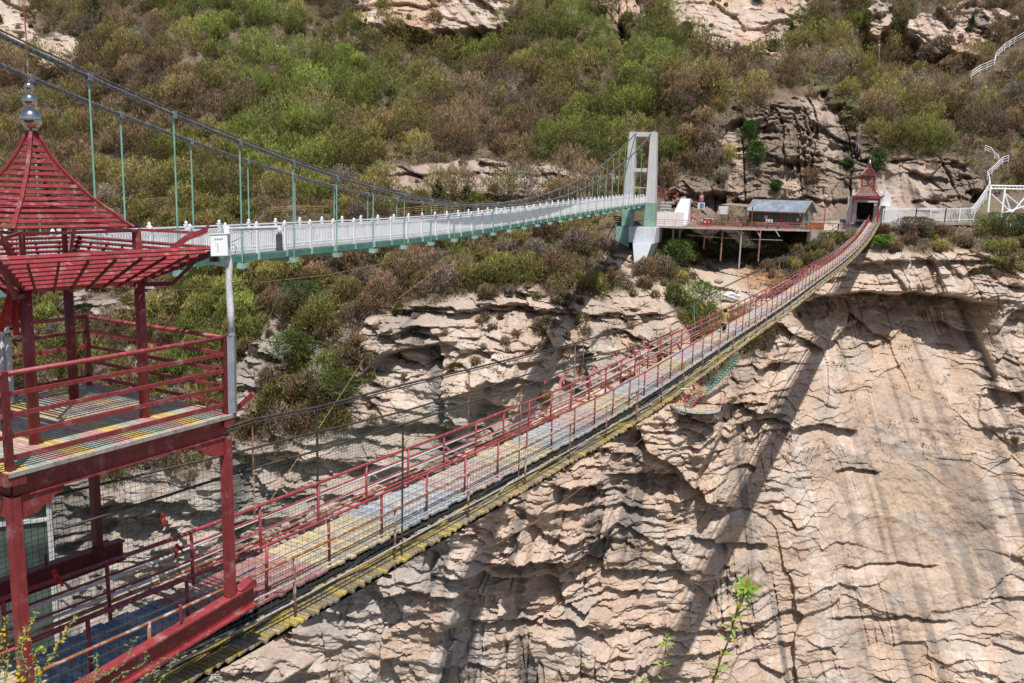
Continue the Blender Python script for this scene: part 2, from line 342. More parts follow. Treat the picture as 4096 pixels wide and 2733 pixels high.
# big hollows and overhangs: (centre x, lip y, half width, depth reach, metres)
def hollow(cx, lip, rx, ry, dm, arch=0.0, jag=18):
    j = jag*fbm(PX/60, PY/200, 3, int(cx) % 97)
    u = (PX-cx)/rx; L = lip+arch*np.clip(u*u, 0, 1.6)+j
    t = (PY-L)/ry; w_ = 1-sstep(.75, 1.05, np.abs(u))
    return np.where(t > 0, dm*np.maximum(1-t, 0)**1.3*w_, 0)*1.0
H = np.zeros_like(D0)
for h in ((3560, 1165, 430, 500, 9.5, 60), (3960, 1040+20, 110, 120, 3, 40), (2100, 1520, 230, 240, 4.2, 60, 30), (1600, 1700, 240, 130, 2.6, 30, 30),
          (1180, 1840, 300, 110, 2.6, 40, 30), (620, 1990, 330, 200, 3.6, 70, 30), (1750, 1235, 600, 60, 2.2, 10), (2350, 1255, 330, 70, 2.0, 10),
          (2420, 2030, 220, 70, 2.2, 20), (2480, 2290, 300, 80, 2.4, 10), (2280, 2240, 130, 160, 3.0, 20), (3050, 1680, 120, 130, 3, 30),
          (3150, 1450, 120, 150, 3.2, 30), (3300, 1700, 130, 100, 2.2, 20), (2960, 2170, 110, 90, 2.4, 20), (2700, 2520, 330, 60, 1.8, 8),
          (2560, 1900, 150, 130, 2.4, 20), (2350, 1960, 160, 90, 2.2, 20), (2950, 1610, 120, 60, 2, 10), (3430, 1880, 90, 50, 1.6, 8),
          (3700, 1330, 260, 60, 1.6, 20), (1350, 1980, 260, 60, 1.6, 20), (800, 2200, 240, 70, 1.8, 20), (4010, 1560, 90, 120, 2.6, 10),
          (1700, 1900, 160, 60, 2, 10), (3560, 2260, 200, 40, 1.2, 8), (3560, 2470, 260, 40, 1.3, 8), (2100, 2480, 300, 60, 1.8, 10)):
    H = np.maximum(H, hollow(*h))
for h in ((1900, 690, 420, 60, 1.8, 6), (3100, 790, 260, 60, 1.6, 10), (3640, 640, 240, 40, 1.6, 6), (3890, 760, 28, 60, 2.6, 4, 4), (3700, 800, 60, 50, 1.6, 4, 6),
          (3390, 800, 130, 60, 2.4, 6), (1560, 15, 200, 60, 2.5, 10), (560, 1215, 260, 50, 1.6, 6)):
    H = np.maximum(H, hollow(*h))
disp -= H
disp = .72*disp+.28*blur(disp, 1)
soil = .7*fbm(A/5, Z/4, 4, 62)+2.6*fbm(A/16, Z/12, 2, 63)+sstep(700, 250, PY)*(13*fbm(A/40, Z/34, 3, 91)-9*np.abs(fbm(A/20, Z/70, 3, 92)))
disp = disp*RM+soil*(1-RM)
# keep the ground behind and under the terrace and the fence clear
lvl = blob(PX, PY, 3350, 905, 900, 55, .3)*.9
disp = disp*(1-lvl*.8)
N = nrm([-.32, -.93, .10])
W1 = W0+disp[..., None]*N
# colours
warm = np.array([.465, .365, .285]); pale = np.array([.52, .435, .37]); grey = np.array([.34, .325, .31]); dkst = np.array([.12, .12, .125]); ochre = np.array([.45, .31, .21]); pink = np.array([.49, .385, .31])
def mixc(a, b, t): return a*(1-t[..., None])+b*t[..., None]
n1 = fbm(A/14, Z/10, 4, 64); n2 = fbm(A/4, Z/3, 4, 65); st = fbm(A/1.3, Z/22, 4, 66); st2 = fbm(A/5, Z/30, 3, 67)
C = np.broadcast_to(pale, W1.shape).copy()
C = mixc(C, warm, sstep(-.25, .3, n1+.3*calm))
C = mixc(C, pink, sstep(.1, .5, fbm(A/20, Z/12, 3, 68))*.8)
leftrock = sstep(2500, 1300, PX)*(PY > 1050)
C = mixc(C, grey*1.15, np.clip(sstep(0, .5, n2+.5*n1)*.5+leftrock*sstep(-.3, .2, n1+.4*n2)*.6, 0, .85))
C = mixc(C, np.array([.60, .56, .52]), sstep(.12, .5, st)*.5)
C = mixc(C, dkst, sstep(.12, .5, -st+.6*st2-.14)*.75*(1-.35*calm))
C = mixc(C, ochre, sstep(.3, .55, fbm(A/7, Z/9, 3, 69))*.3)
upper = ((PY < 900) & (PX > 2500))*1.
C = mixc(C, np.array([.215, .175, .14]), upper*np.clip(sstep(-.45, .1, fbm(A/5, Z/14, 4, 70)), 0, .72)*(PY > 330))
C = mixc(C, np.array([.53, .39, .29]), sstep(-.1, .3, n1)*.7*((PY < 260) & (PX > 1300) & (PX < 3300)))
C = mixc(C, np.array([.22, .20, .18]), np.clip(leftrock*(PY < 1500)*sstep(-.3, .2, n2)*.5, 0, 1))
C *= (1+.10*np.clip(2*r3, -1, 1)+.08*np.clip(2*r2, -1, 1))[..., None]
bl = Z/.62+1.2*fbm(A/5, Z/4, 3, 110)+.25*fbm(A, Z, 2, 111); bf = bl-np.floor(bl)
C *= (1-.20*np.exp(-(bf/.12)**2)*sstep(-.1, .4, fbm(A/6, Z/3, 3, 112))*(1-.7*calm))[..., None]
earth = mixc(np.broadcast_to(np.array([.11, .085, .06]), W1.shape).copy(), np.array([.19, .15, .105]), sstep(-.2, .4, n2))
earth = mixc(earth, np.array([.10, .115, .045]), sstep(0, .5, fbm(A/9, Z/9, 3, 71))*.6)
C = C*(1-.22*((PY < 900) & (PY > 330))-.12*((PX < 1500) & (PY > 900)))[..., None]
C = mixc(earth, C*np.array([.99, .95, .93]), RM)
# the footpath up the gully
pth = blob(PX, PY, 2960, 1190, 150, 36, .5, .55); pth = np.maximum(pth, blob(PX, PY, 2930, 1130, 36, 70, .5)); pth = np.maximum(pth, blob(PX, PY, 2860, 1240, 130, 18, .5, -.3))
C = mixc(C, np.array([.52, .44, .36]), pth*.85)
C = mixc(C, np.array([.40, .20, .10]), blob(PX, PY, 3040, 1110, 80, 50, .7)*.7*(n2 > -.3))
C = mixc(C, np.array([.035, .03, .028]), blob(PX, PY, 2960, 960, 210, 90, .25)*.8)  # shade of the hollow under the terrace, painted into the ground colour
nr, nc = PX.shape
idx = np.arange(nr*nc).reshape(nr, nc)
F4 = np.stack([idx[:-1, :-1], idx[1:, :-1], idx[1:, 1:], idx[:-1, 1:]], -1).reshape(-1, 4)
MAT['rock'] = attrmat('layered_rock_and_soil', .95, 2.2, .45, .6, .25, 0, .1)
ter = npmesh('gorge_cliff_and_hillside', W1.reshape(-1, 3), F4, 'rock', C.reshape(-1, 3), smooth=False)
tag(ter, 'layered pale cliff of the gorge and the scrubby hillside above it', 'cliff', kind='structure')
def surf(px, py):
    """point of the terrain seen at a pixel"""
    j = int(round((px-gx[0])/STEP)); i = int(round((py-gy[0])/STEP)); return W1[min(max(i, 0), nr-1), min(max(j, 0), nc-1)]
# gorge floor and the ledge the viewer stands on
mb = MB(); n_ = 24
for i in range(n_):
    for j in range(n_):
        x0 = -900+1800*i/n_; y0 = -900+1800*j/n_; q = 1800/n_
        mb.add([(x0, y0, -95), (x0+q, y0, -95), (x0+q, y0+q, -95), (x0, y0+q, -95)], [(0, 1, 2, 3)])
MAT['ground'] = worn('gorge_floor_gravel', (.26, .22, .18), (.1, .11, .05), .05, .5, .6, .95)
mb.build('ground', 'ground', kind='structure')
# ------------------------------------------------------------------ scrub and trees
def blades(base, height, radius, n, col, lean=.9, width=.10, length=.55, var=.25, squash=1., density_low=.0, droop=0.):
    """arrays of thin leaf/twig faces for many bushes at once. base (m,3), height/radius (m,), n faces each, col (m,3)"""
    m = len(base); k = m*n
    b = np.repeat(base, n, 0); h = np.repeat(height, n); r = np.repeat(radius, n); c = np.repeat(col, n, 0)
    th = rng.random(k)*2*np.pi; u = rng.random(k)**.6                       # height share inside the crown
    # crown outline broken up per bush by lobes
    ph = np.repeat(rng.random(m)*6.28, n); lob = 1+.28*np.sin(3*th+ph)+.18*np.sin(5*th+2*ph)+.15*np.sin(7*u*3+ph)
    rad = r*lob*np.sqrt(np.clip(1-(np.abs(u-.42)/.62)**2.2, .02, 1))*rng.random(k)**.22
    p = b+np.stack([np.cos(th)*rad, np.sin(th)*rad, u*h*squash*(1+.12*np.sin(4*th+ph))], 1)
    d = p-(b-np.stack([0*h, 0*h, .35*h], 1)); d /= np.linalg.norm(d, axis=1, keepdims=True)+1e-9
    d += rng.normal(0, .42, (k, 3)); d[:, 2] -= droop; d /= np.linalg.norm(d, axis=1, keepdims=True)
    L = (length*(.5+rng.random(k)))[:, None]; Wd = (width*(.5+rng.random(k)))[:, None]
    s = np.cross(d, rng.normal(0, 1, (k, 3))); s /= np.linalg.norm(s, axis=1, keepdims=True)+1e-9
    V = np.stack([p-s*Wd-d*L*.5, p+s*Wd-d*L*.5, p+d*L*.5+s*Wd*.25], 1).reshape(-1, 3)
    sh = (.38+.82*u)*(.66+.68*np.repeat(rng.random(m), n))*(1+rng.normal(0, var, k)); cc = np.clip(c*sh[:, None], .008, .9)  # darker towards the base: crown shade painted into the leaf colour
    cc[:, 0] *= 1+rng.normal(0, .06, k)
    return V, np.repeat(cc, 3, 0)
def tris(V): return np.arange(len(V)).reshape(-1, 3)
PAL = dict(brown=(.29, .205, .12), greybr=(.295, .245, .195), olive=(.285, .25, .09), green=(.235, .255, .07), bright=(.28, .33, .085), yellow=(.50, .41, .09), dark=(.055, .10, .03), straw=(.46, .36, .22), rust=(.30, .19, .125))
def pick(x, y):
    """mix of shrub colours over the hillside"""
    g = .5*fbm(np.array([x/420.]), np.array([y/300.]), 3, 200)[0]+.25*fbm(np.array([x/90.]), np.array([y/80.]), 2, 201)[0]
    for cx, cy, rx, ry, a in ((1100, 230, 300, 330, .5), (1450, 420, 260, 200, .28), (2450, 330, 330, 260, .4), (2300, 150, 500, 150, .35), (3350, 130, 260, 150, .4), (3700, 520, 330, 220, .3), (1550, 100, 260, 90, .3), (200, 700, 400, 200, -.1), (700, 420, 330, 260, -.35), (1700, 480, 420, 200, -.3),
                              (480, 180, 260, 120, -.2), (2750, 1200, 90, 200, .6), (1230, 1250, 160, 200, .25), (700, 1050, 400, 90, .15), (3120, 350, 300, 100, -.1), (2450, 600, 200, 160, .25), (3900, 260, 220, 150, .1), (2900, 560, 200, 120, -.25), (1900, 930, 420, 100, -.15), (1250, 620, 240, 120, .1), (3850, 830, 240, 60, .25), (3600, 960, 260, 60, -.3), (1200, 1500, 220, 140, .1)):
        q = ((x-cx)/rx)**2+((y-cy)/ry)**2
        if q < 2.5: g += a*math.exp(-q*1.2)
    r = random.random()
    if r < .015+.025*(y > 600): return 'yellow' if g > -.15 else 'straw'
    g += random.gauss(0, .08)
    if g > .33: return 'bright' if random.random() < .45 else 'green'
    if g > .12: return 'green' if random.random() < .5 else 'olive'
    if g > -.04: return 'olive' if random.random() < .55 else random.choice(['brown', 'greybr'])
    return random.choice(['brown', 'brown', 'brown', 'greybr', 'greybr', 'rust', 'olive'])
def keepout(x, y):
    if 2440 < x < 2680 and 790 < y < 1060: return True
    if 2640 < x < 3560 and 870 < y < 935: return True
    if 2720 < x < 3120 and 760 < y < 900: return True
    if 3330 < x < 4300 and 780 < y < 888: return True
    if 2760 < x < 3100 and 930 < y < 1030: return True
    if 2860 < x < 3060 and 1080 < y < 1260: return True
    return False
META = []
STAIRS = [[(3880, 870), (3920, 820), (3960, 740), (3950, 700), (4030, 655), (3980, 640), (3945, 605)], [(3895, 305), (3975, 270), (4020, 205), (4100, 158), (4160, 150)], [(1590, 875), (1840, 865)], [(1110, 875), (1300, 870)], [(2390, 915), (2490, 905)]]
def on_stairs(x, y, m):
    for L in STAIRS:
        for (x0, y0), (x1, y1) in zip(L[:-1], L[1:]):
            dx, dy = x1-x0, y1-y0; t = min(1, max(0, ((x-x0)*dx+(y-y0)*dy)/(dx*dx+dy*dy))); ex = x-(x0+t*dx); ey = y-(y0+t*dy)
            if abs(ex) < m and -m*.3 < ey < m*1.5: return True
    return False
def scatter(sp, y0, y1, hmin, hmax, tier):
    B, Hh, Rr, Cc = [], [], [], []
    y = y0
    while y < y1:
        x = -300.
        while x < 4400:
            qx = x+random.uniform(-sp, sp)*.55; qy = y+random.uniform(-sp, sp)*.5; x += sp
            j = int(round((qx-gx[0])/STEP)); i = int(round((qy-gy[0])/STEP))
            if not (1 <= i < nr-1 and 1 <= j < nc-1) or keepout(qx, qy) or on_stairs(qx, qy, 62 if tier else 26): continue
            rm = RM[i, j]
            if tier: skip = 1. if (rm > .3 and qy > 1060 and qx > 2780) else rm*.96
            else:
                skip = rm*(.90 if qy < 900 else .78 if (qx < 1500 and qy < 1700) else .86 if qy < 1450 and qx < 2750 else .95 if qy < 1300 else .995)
                if rm > .5 and 1000 < qy < 1500 and qx < 2750 and vnoise(np.array([qx/130.]), np.array([qy/38.]), 303)[0] > .15: skip = .45
            if random.random() < skip: continue
            k = pick(qx, qy)
            if tier and k in ('yellow', 'straw'): k = 'olive'
            if tier and k == 'rust' and random.random() < .7: k = 'brown'
            if k == 'greybr' and random.random() < .4: k = 'brown'
            if rm > .5 and qy > 1000: k = random.choice(['brown', 'straw', 'greybr', 'olive', 'brown'])
            h = random.uniform(hmin, hmax)*(1 if random.random() < .8 else 1.25)
            if tier and qy > 840: h *= .62
            if rm > .5: h *= .5
            if qx > 3250 and 870 < qy < 1100: h = min(h, 1.7)
            if 2700 < qx < 3300 and 880 < qy < 1300: h = min(h, 1.8)
            if k in ('yellow', 'straw'): h *= .7
            META.append((k, qx, qy)); B.append(W1[i, j]-(0, 0, .15)); Hh.append(h); Rr.append(h*random.uniform(.48, .66))
            c = np.array(PAL[k])*random.uniform(.76, 1.24)*(.84 if not tier else 1.06); Cc.append(c*(1, random.uniform(.93, 1.06), 1))
        y += sp*.84
    return np.array(B), np.array(Hh), np.array(Rr), np.array(Cc)
s1 = scatter(50, -180, 2050, 1.2, 2.6, False); META = []; s2 = scatter(80, -170, 1750, 3.6, 6.6, True)
print('scrub', len(s1[0]), len(s2[0]))
NB1, NB2 = 210, 1250
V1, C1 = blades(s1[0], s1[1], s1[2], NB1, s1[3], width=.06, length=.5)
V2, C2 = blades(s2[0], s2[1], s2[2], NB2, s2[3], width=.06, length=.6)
KN = dict(brown='brown bare twiggy', greybr='grey brown bare', olive='olive green', green='green leafy', bright='fresh bright green', rust='rusty brown', yellow='yellow flowering', straw='straw coloured', dark='dark green')
solo = [i for i, (k, x, y) in enumerate(META) if y > 845]
keepm = np.ones(len(META), bool)
for i in solo:
    k, x, y = META[i]; keepm[i] = False; q = NB2*3
    zone = ('on the bank right of the gatehouse below the white fence' if x > 3200 else 'in the gully below the terrace' if x > 2650 else 'on the slope between the white bridge and the pale cliff' if y < 1200 else 'among the ledges left of the middle cliff, behind the camera pole')
    ob = npmesh('shrub', V2[i*q:(i+1)*q], tris(V2[i*q:(i+1)*q]), 'foliage', C2[i*q:(i+1)*q])
    tag(ob, KN[k]+' shrub '+zone, 'shrub', 'shrubs '+zone)
km = np.repeat(keepm, NB2*3)
print('solo shrubs', len(solo))
Vs = np.concatenate([V1, V2[km]]); Cs = np.concatenate([C1, C2[km]])
o = npmesh('hillside_scrub', Vs, tris(Vs), 'foliage', Cs); tag(o, 'brown, olive and green spring scrub covering the hillside', 'scrub', kind='stuff')
# dry grass along the ledges and slopes
gi = []
for _ in range(26000):
    qx = random.uniform(-300, 4380); qy = random.uniform(-150, 1850); j = int(round((qx-gx[0])/STEP)); i = int(round((qy-gy[0])/STEP))
    if RM[i, j] > .6 and random.random() < .93: continue
    if keepout(qx, qy) and not 2700 < qx < 3100: continue
    gi.append((i, j))
gi = np.array(gi); gb = W1[gi[:, 0], gi[:, 1]]; m = len(gb)
gc = np.array([PAL['straw'], PAL['greybr'], PAL['rust'], PAL['olive']])[rng.integers(0, 4, m)]*rng.uniform(.6, 1.15, (m, 1))
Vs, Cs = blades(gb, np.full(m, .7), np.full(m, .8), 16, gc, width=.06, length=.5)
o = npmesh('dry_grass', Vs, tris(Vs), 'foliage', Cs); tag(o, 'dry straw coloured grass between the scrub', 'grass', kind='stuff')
# ------------------------------------------------------------------ the white suspension bridge
dw = nrm([.324, 1., 0]); nw = np.array([dw[1], -dw[0], 0]); OWP = np.array([-11.4, 40.2, 0])
def wz_(t): return float(np.interp(t, [-20, 15, 24, 30, 40, 70, 104], [-2.98, -3.0, -2.92, -2.80, -2.52, -1.72, -.95]))
def Wp(t, off, dz=0, z=None):
    p = OWP+dw*t+nw*off; return np.array([p[0], p[1], (wz_(t) if z is None else z)+dz])
ZU = np.array([0, 0, 1.])
wb = empty('suspension_bridge', Wp(104, -1, z=-4.8), 'white railed suspension bridge with pale green girder hanging from grey cables', 'bridge')
T0, T1 = -17.0, 103.4
def wline(mb, off, dz, wd, h, t0=T0, t1=T1, st=2.27):
    ts = list(np.arange(t0, t1, st))+[t1]
    for a, b in zip(ts[:-1], ts[1:]): mb.beam(Wp(a, off, dz), Wp(b, off, dz), wd, h)
mb = MB()
ts = list(np.arange(T0, T1, 2.27))+[T1]
for a, b in zip(ts[:-1], ts[1:]): mb.hexa([Wp(a, -2.0, -.10), Wp(a, .0, -.10), Wp(b, .0, -.10), Wp(b, -2., -.10), Wp(a, -2., -.02), Wp(a, 0, -.02), Wp(b, 0, -.02), Wp(b, -2., -.02)])
mb.build('deck', 'pipewhite', wb)
mb = MB()
for off in (.02, -2.02): wline(mb, off, -.24, .10, .27)
g = mb.build('girder', 'green', wb)
NB = int((101+2.45)/4.12)
boxt = [-14.81+4.12*k for k in range(28)]
for t in boxt:
    mb = MB(); mb.beam(Wp(t, -2.5, -.50), Wp(t, .5, -.50), .26, .2); mb.build('cross_beam', 'palegreen', wb)
for k in range(53):
    t = T0+.2+2.27*k; mb = MB(); mb.beam(Wp(t, .08, -.02), Wp(t, .08, -.34), .10, .07, (1, 0, 0), .22, .1); mb.build('stiffener', 'palegreen', g)
def rail_side(off, name_lab):
    mb = MB(); wline(mb, off, 1.10, .07, .06); wline(mb, off, .97, .035, .04); wline(mb, off, .10, .05, .05); wline(mb, off, .24, .035, .04); wline(mb, off, .03, .05, .12)
    r = mb.build('railing', 'white', wb); r['label'] = name_lab
    mb = MB(); t = T0
    while t < T1:
        j = .006*math.sin(t*7); mb.beam(Wp(t, off+j, .06), Wp(t+.004, off-j, 1.0), .076, .03, tuple(nw)); t += .151
    mb.build('baluster', 'white', r, kind='stuff')
    for k in range(53):
        t = 2.27*k+T0+.12+.01
        if t > T1: continue
        mb = MB(); mb.beam(Wp(t, off, -.08), Wp(t, off, 1.17), .13, .13, tuple(dw)); mb.beam(Wp(t, off, 1.17), Wp(t, off, 1.21), .17, .17, tuple(dw))
        mb.lathe(Wp(t, off, 1.21), [(.03, 0), (.07, .04), (.075, .08), (.05, .13), (.01, .16)], 8); mb.build('post', 'white', r)
rail_side(0, 'white baluster railing on the side towards the viewer'); rail_side(-2.0, 'white baluster railing on the far side of the deck')
def cz(t): return -1.12+(.0026 if t < 31 else .00206)*(t-31)**2
for off in (.25, -2.25):
    mb = MB(); pts = [Wp(t, off*(1 if t < 90 else 1-(t-90)*.004), z=cz(t)) for t in np.linspace(-17, 104.3, 60)]
    mb.tube(pts, .085, 8)
    if off > 0: mb.tube([p+(0, 0, .16) for p in pts[:28]], .03, 6)
    c = mb.build('main_cable', 'cable', wb, smooth=True)
    for t in boxt:
        zc = cz(t)
        if zc-(-.4+wz_(t)) < .2: continue
        mb = MB(); mb.tube([Wp(t, off, -.42), Wp(t, off, z=zc)], .034 if t < 40 else .03, 6)
        h = mb.build('hanger', 'hanger', wb)
        mb = MB(); mb.beam(Wp(t-.09, off, z=zc+.01), Wp(t+.09, off, z=zc-.02), .22, .24); mb.beam(Wp(t, off, z=zc-.34), Wp(t, off, z=zc-.12), .07, .10, tuple(dw)); mb.build('clamp', 'grey', h)
        mb = MB(); mb.beam(Wp(t, off+.02*np.sign(off), -.64), Wp(t, off+.02*np.sign(off), -.40), .36, .34, tuple(dw), .30, .28); mb.build('anchor_box', 'palegreen', h)
# the portal tower
tw = MB(); TT = 104.3
def leg_(mb, o0, o1, b0, b1, z0, z1, th0, th1):
    mb.hexa([Wp(TT-th0, b0, z=z0), Wp(TT-th0, b1, z=z0), Wp(TT+th0, b1, z=z0), Wp(TT+th0, b0, z=z0), Wp(TT-th1, o0, z=z1), Wp(TT-th1, o1, z=z1), Wp(TT+th1, o1, z=z1), Wp(TT+th1, o0, z=z1)])
leg_(tw, .15, 1.15, .05, 1.55, -1.0, 9.95, 1.0, .65)
leg_(tw, -3.15, -2.15, -3.55, -2.05, -1.0, 9.95, 1.0, .65)
tw.beam(Wp(TT, -2.2, z=9.6), Wp(TT, .2, z=9.6), 1.15, .68); tw.beam(Wp(TT, -2.15, z=4.1), Wp(TT, .13, z=4.1), .9, .55); tw.beam(Wp(TT, -2.1, z=1.35), Wp(TT, .08, z=1.35), .16, .14)
t_ = tw.build('tower', 'concrete', wb)
mb = MB()
for o in (.65, -2.65): mb.beam(Wp(TT-.4, o, z=10.06), Wp(TT+.4, o, z=10.06), .35, .24)
mb.tube([Wp(TT, .8, z=9.9), Wp(TT, .8, z=11.3)], .03, 5)
mb.build('cable_saddle', 'grey', t_)
mb = MB()
leg_(mb, .0, 1.62, .0, 1.66, -4.75, -1.02, 1.05, 1.04); leg_(mb, -3.6, -2.0, -3.64, -2.0, -4.75, -1.02, 1.05, 1.04); mb.beam(Wp(TT, -2.0, z=-1.75), Wp(TT, .0, z=-1.75), 1.9, 1.2)
mb.build('green_leg_base', 'palegreen', wb)
mb = MB()
for o in (.6, -2.6): mb.tube([Wp(104.6, o, z=10.1), Wp(113, o+1.2, z=-1.2)], .07, 6)
mb.build('backstay', 'cable', wb)
# concrete pier under the tower
mb = MB()
def slab(z0, z1, a, b):   # a,b = (off0,off1,t0,t1) bottom and top
    q = lambda r, z: [Wp(r[2], r[0], z=z), Wp(r[2], r[1], z=z), Wp(r[3], r[1], z=z), Wp(r[3], r[0], z=z)]
    mb.hexa(q(a, z0)+q(b, z1))
slab(-7.2, -4.78, (-1.9, 2.2, 100.9, 108), (-2.0, 2.3, 101.2, 108))
slab(-12.4, -7.22, (.1, .8, 97.2, 106), (-.9, 2.0, 99.2, 107))
pier = mb.build('bridge_pier', 'bluewash'); tag(pier, 'pale whitewashed concrete wedge under the bridge tower on the cliff', 'pier')
mb = MB()
slab(-8.2, -4.9, (-4.3, -2.05, 102.2, 109), (-4.3, -2.15, 102.4, 109))
o = mb.build('retaining_wall', 'palegreen'); tag(o, 'short pale green retaining wall in shade left of the bridge pier', 'wall')
# anchor block behind the tower
mb = MB()
slab(-4.5, -.15, (2.9, 6.0, 109.5, 113.2), (4.5, 6.0, 111.5, 113.0))
mb2 = MB()
for k in range(8): z_ = -4.4+.5*k; mb2.beam(Wp(112.5+.25*k, .9, z=z_), Wp(112.5+.25*k, 2.7, z=z_), .5, .25)
o2 = mb2.build('concrete_steps', 'concrete'); tag(o2, 'grey concrete steps rising between the bridge tower and the white anchor block', 'steps')
o = mb.build('anchor_block', 'whitewash'); tag(o, 'white concrete block with sloping sides that holds the backstay cables', 'anchor block')
# wind guys under the deck
def wire(name, pts, r, mat, label, cat='wire', group=None, parent=None):
    m_ = MB(); m_.tube(pts, r, 5); o_ = m_.build(name, mat, parent)
    if parent is None: tag(o_, label, cat, group)
    return o_
for (x0, y0, x1, y1, d0, d1) in ((1500, 1012, 1592, 1200, 58, 70), (1722, 975, 1732, 1090, 71, 80), (1892, 955, 1866, 1032, 82, 88), (1180, 1028, 1070, 1290, 45, 60)):
    wire('wind_guy', [at(x0, y0, d0), at(x1, y1, d1)], .022, 'lightcable', '', parent=wb)
# ------------------------------------------------------------------ the red plank footbridge
dr = nrm([.449, .893, 0]); nr_ = np.array([dr[1], -dr[0], 0]); ORP = np.array([-4.08, 15.7, 0])
RT_ = [-12, 0, 6, 12, 15, 20, 25, 30, 40, 50, 60, 70, 80, 90, 100, 110, 120, 126, 131, 135, 138.5, 141]
RZ_ = [-7.5, -8.3, -8.48, -8.70, -8.8, -8.92, -8.9, -8.8, -8.62, -8.52, -8.34, -8.02, -7.7, -7.38, -6.98, -6.42, -5.62, -4.98, -4.3, -3.6, -3.05, -2.7]
def rz(t): return float(np.interp(t, RT_, RZ_))
_tt = np.linspace(-12, 141, 400); _zz = np.interp(_tt, RT_, RZ_); _k = np.ones(9)/9; _zz = np.convolve(np.pad(_zz, 4, 'edge'), _k, 'valid')
def rz(t): return float(np.interp(t, _tt, _zz))
def Rp(t, off, dz=0):
    s = 1-.44*min(max((t-30)/107, 0), 1)
    o = -2.1+(off+2.1)*s+1.0*(t/137)**2
    p = ORP+dr*t+nr_*o; return np.array([p[0], p[1], rz(t)+dz*(1-.12*(1-s))])
TE = 139.5
rb = empty('plank_footbridge', Rp(138, -2.1), 'old red footbridge with coloured plank deck sagging across the gorge', 'bridge')
def pcol(c, w=.45):
    c = np.array(c); g_ = np.array([.50, .46, .42]); f = random.random()*w; return tuple((c*(1-f)+g_*f)*random.uniform(.74, 1.12))
YEL, BLU, PNK = (.52, .43, .24), (.36, .41, .47), (.48, .34, .32)
k = 0; t = -7.2
while t < TE:
    ph = int(round((t-2.4)/3.2)) % 3; base = ((YEL, BLU, PNK) if t > 2 else (YEL, (.19, .30, .44), (.40, .16, .16)))[ph]; e = min(t+3.2, TE); mb = MB(); q = t
    while q < e-.05:
        q2 = min(q+.2, e); mb.col = pcol(base, .75 if q > 3 else .4); g0 = .018; dz = random.uniform(-.012, .006); r0 = random.uniform(-.05, .05); r1 = random.uniform(-.05, .05)
        mb.hexa([Rp(q+g0, -3.0+r0, -.2+dz), Rp(q+g0, -1.13+r1, -.2+dz), Rp(q2, -1.13+r1, -.2+dz), Rp(q2, -3.0+r0, -.2+dz), Rp(q+g0, -3.0+r0, -.15+dz), Rp(q+g0, -1.13+r1, -.15+dz), Rp(q2, -1.13+r1, -.15+dz), Rp(q2, -3.0+r0, -.15+dz)])
        q = q2
    o = mb.build('deck_planks', 'planks', rb); o['label'] = ('faded yellow', 'faded blue', 'faded pink red')[ph]+' planks'
    t += 3.2; k += 1
# side walkway: grey boards with yellow paint
mb = MB(); t = -7.2
while t < 138.5:
    c = (.40, .31, .17) if random.random() < .5 else ((.50, .39, .11) if random.random() < .5 else (.30, .26, .2)); mb.col = tuple(np.array(c)*random.uniform(.55, 1.0)); j = random.uniform(-.06, .06)
    e = t+random.choice([.11, .14, .17])
    mb.hexa([Rp(t, -.52+j, -.07), Rp(t, .18+j, -.07), Rp(e-.02, .16+j, -.07), Rp(e-.02, -.52+j, -.07), Rp(t, -.52+j, -.02), Rp(t, .16+j, -.02), Rp(e-.02, .16+j, -.02), Rp(e-.02, -.52+j, -.02)]); t = e
mb.build('side_walkway', 'planks', rb)
def rline(mb, off, dz, r, t0=-7, t1=TE, st=3.4, n=6, sag=0):
    ts = list(np.arange(t0, t1, st))+[t1]; pts = []
    for t in ts: pts.append(Rp(t, off+random.uniform(-.015, .015), dz+random.uniform(-.015, .015)))
    mb.tube(pts, r, n)
mb = MB()
for off in (-4.1, -3.0, -2.6, -1.7): rline(mb, off, -.40, .045)
for t in np.arange(-6.8, TE, 3.4): mb.beam(Rp(t, -4.2, -.47), Rp(t, -.1, -.47), .07, .07)
mb.build('underframe', 'rust', rb)
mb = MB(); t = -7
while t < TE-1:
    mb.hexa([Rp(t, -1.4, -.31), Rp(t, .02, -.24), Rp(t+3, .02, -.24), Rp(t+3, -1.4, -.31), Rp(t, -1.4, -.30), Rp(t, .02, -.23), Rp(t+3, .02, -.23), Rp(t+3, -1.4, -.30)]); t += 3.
mb.build('gap_shade_sheet', 'dark', rb)  # dark sheet added so the gap beside the deck looks shaded
# rails, each with its posts
def railing(off, levels, tpost, ph, r, mat_top, mat_low, mat_post, lab, t0=-7):
    mb = MB(); rline(mb, off, levels[0][0], levels[0][1], t0); R = mb.build('railing', mat_top, rb, smooth=True); R['label'] = lab
    for (z_, r_) in levels[1:]:
        mb = MB(); rline(mb, off, z_, r_, t0); mb.build('rail', mat_low, R, smooth=True)
    for t in tpost:
        mb = MB(); j = random.uniform(-.03, .03); b = Rp(t, off, -.25); a = Rp(t+j, off+random.uniform(-.02, .02), ph); mb.tube([b, a], r, 6); mb.build('post', mat_post, R, smooth=True)
railing(0, [(1.2, .028), (.74, .022), (.30, .022)], np.arange(-6.8, 139, 3.4), 1.22, .032, 'rust', 'palerail', 'rust', 'rusty outer handrail beside the yellow side walkway')
railing(-1.25, [(.98, .032), (.62, .024), (.26, .022)], np.arange(-5.6, 139, 2.05), .98, .036, 'red_rail', 'palerail', 'red_rail', 'red handrail on the right edge of the plank deck')
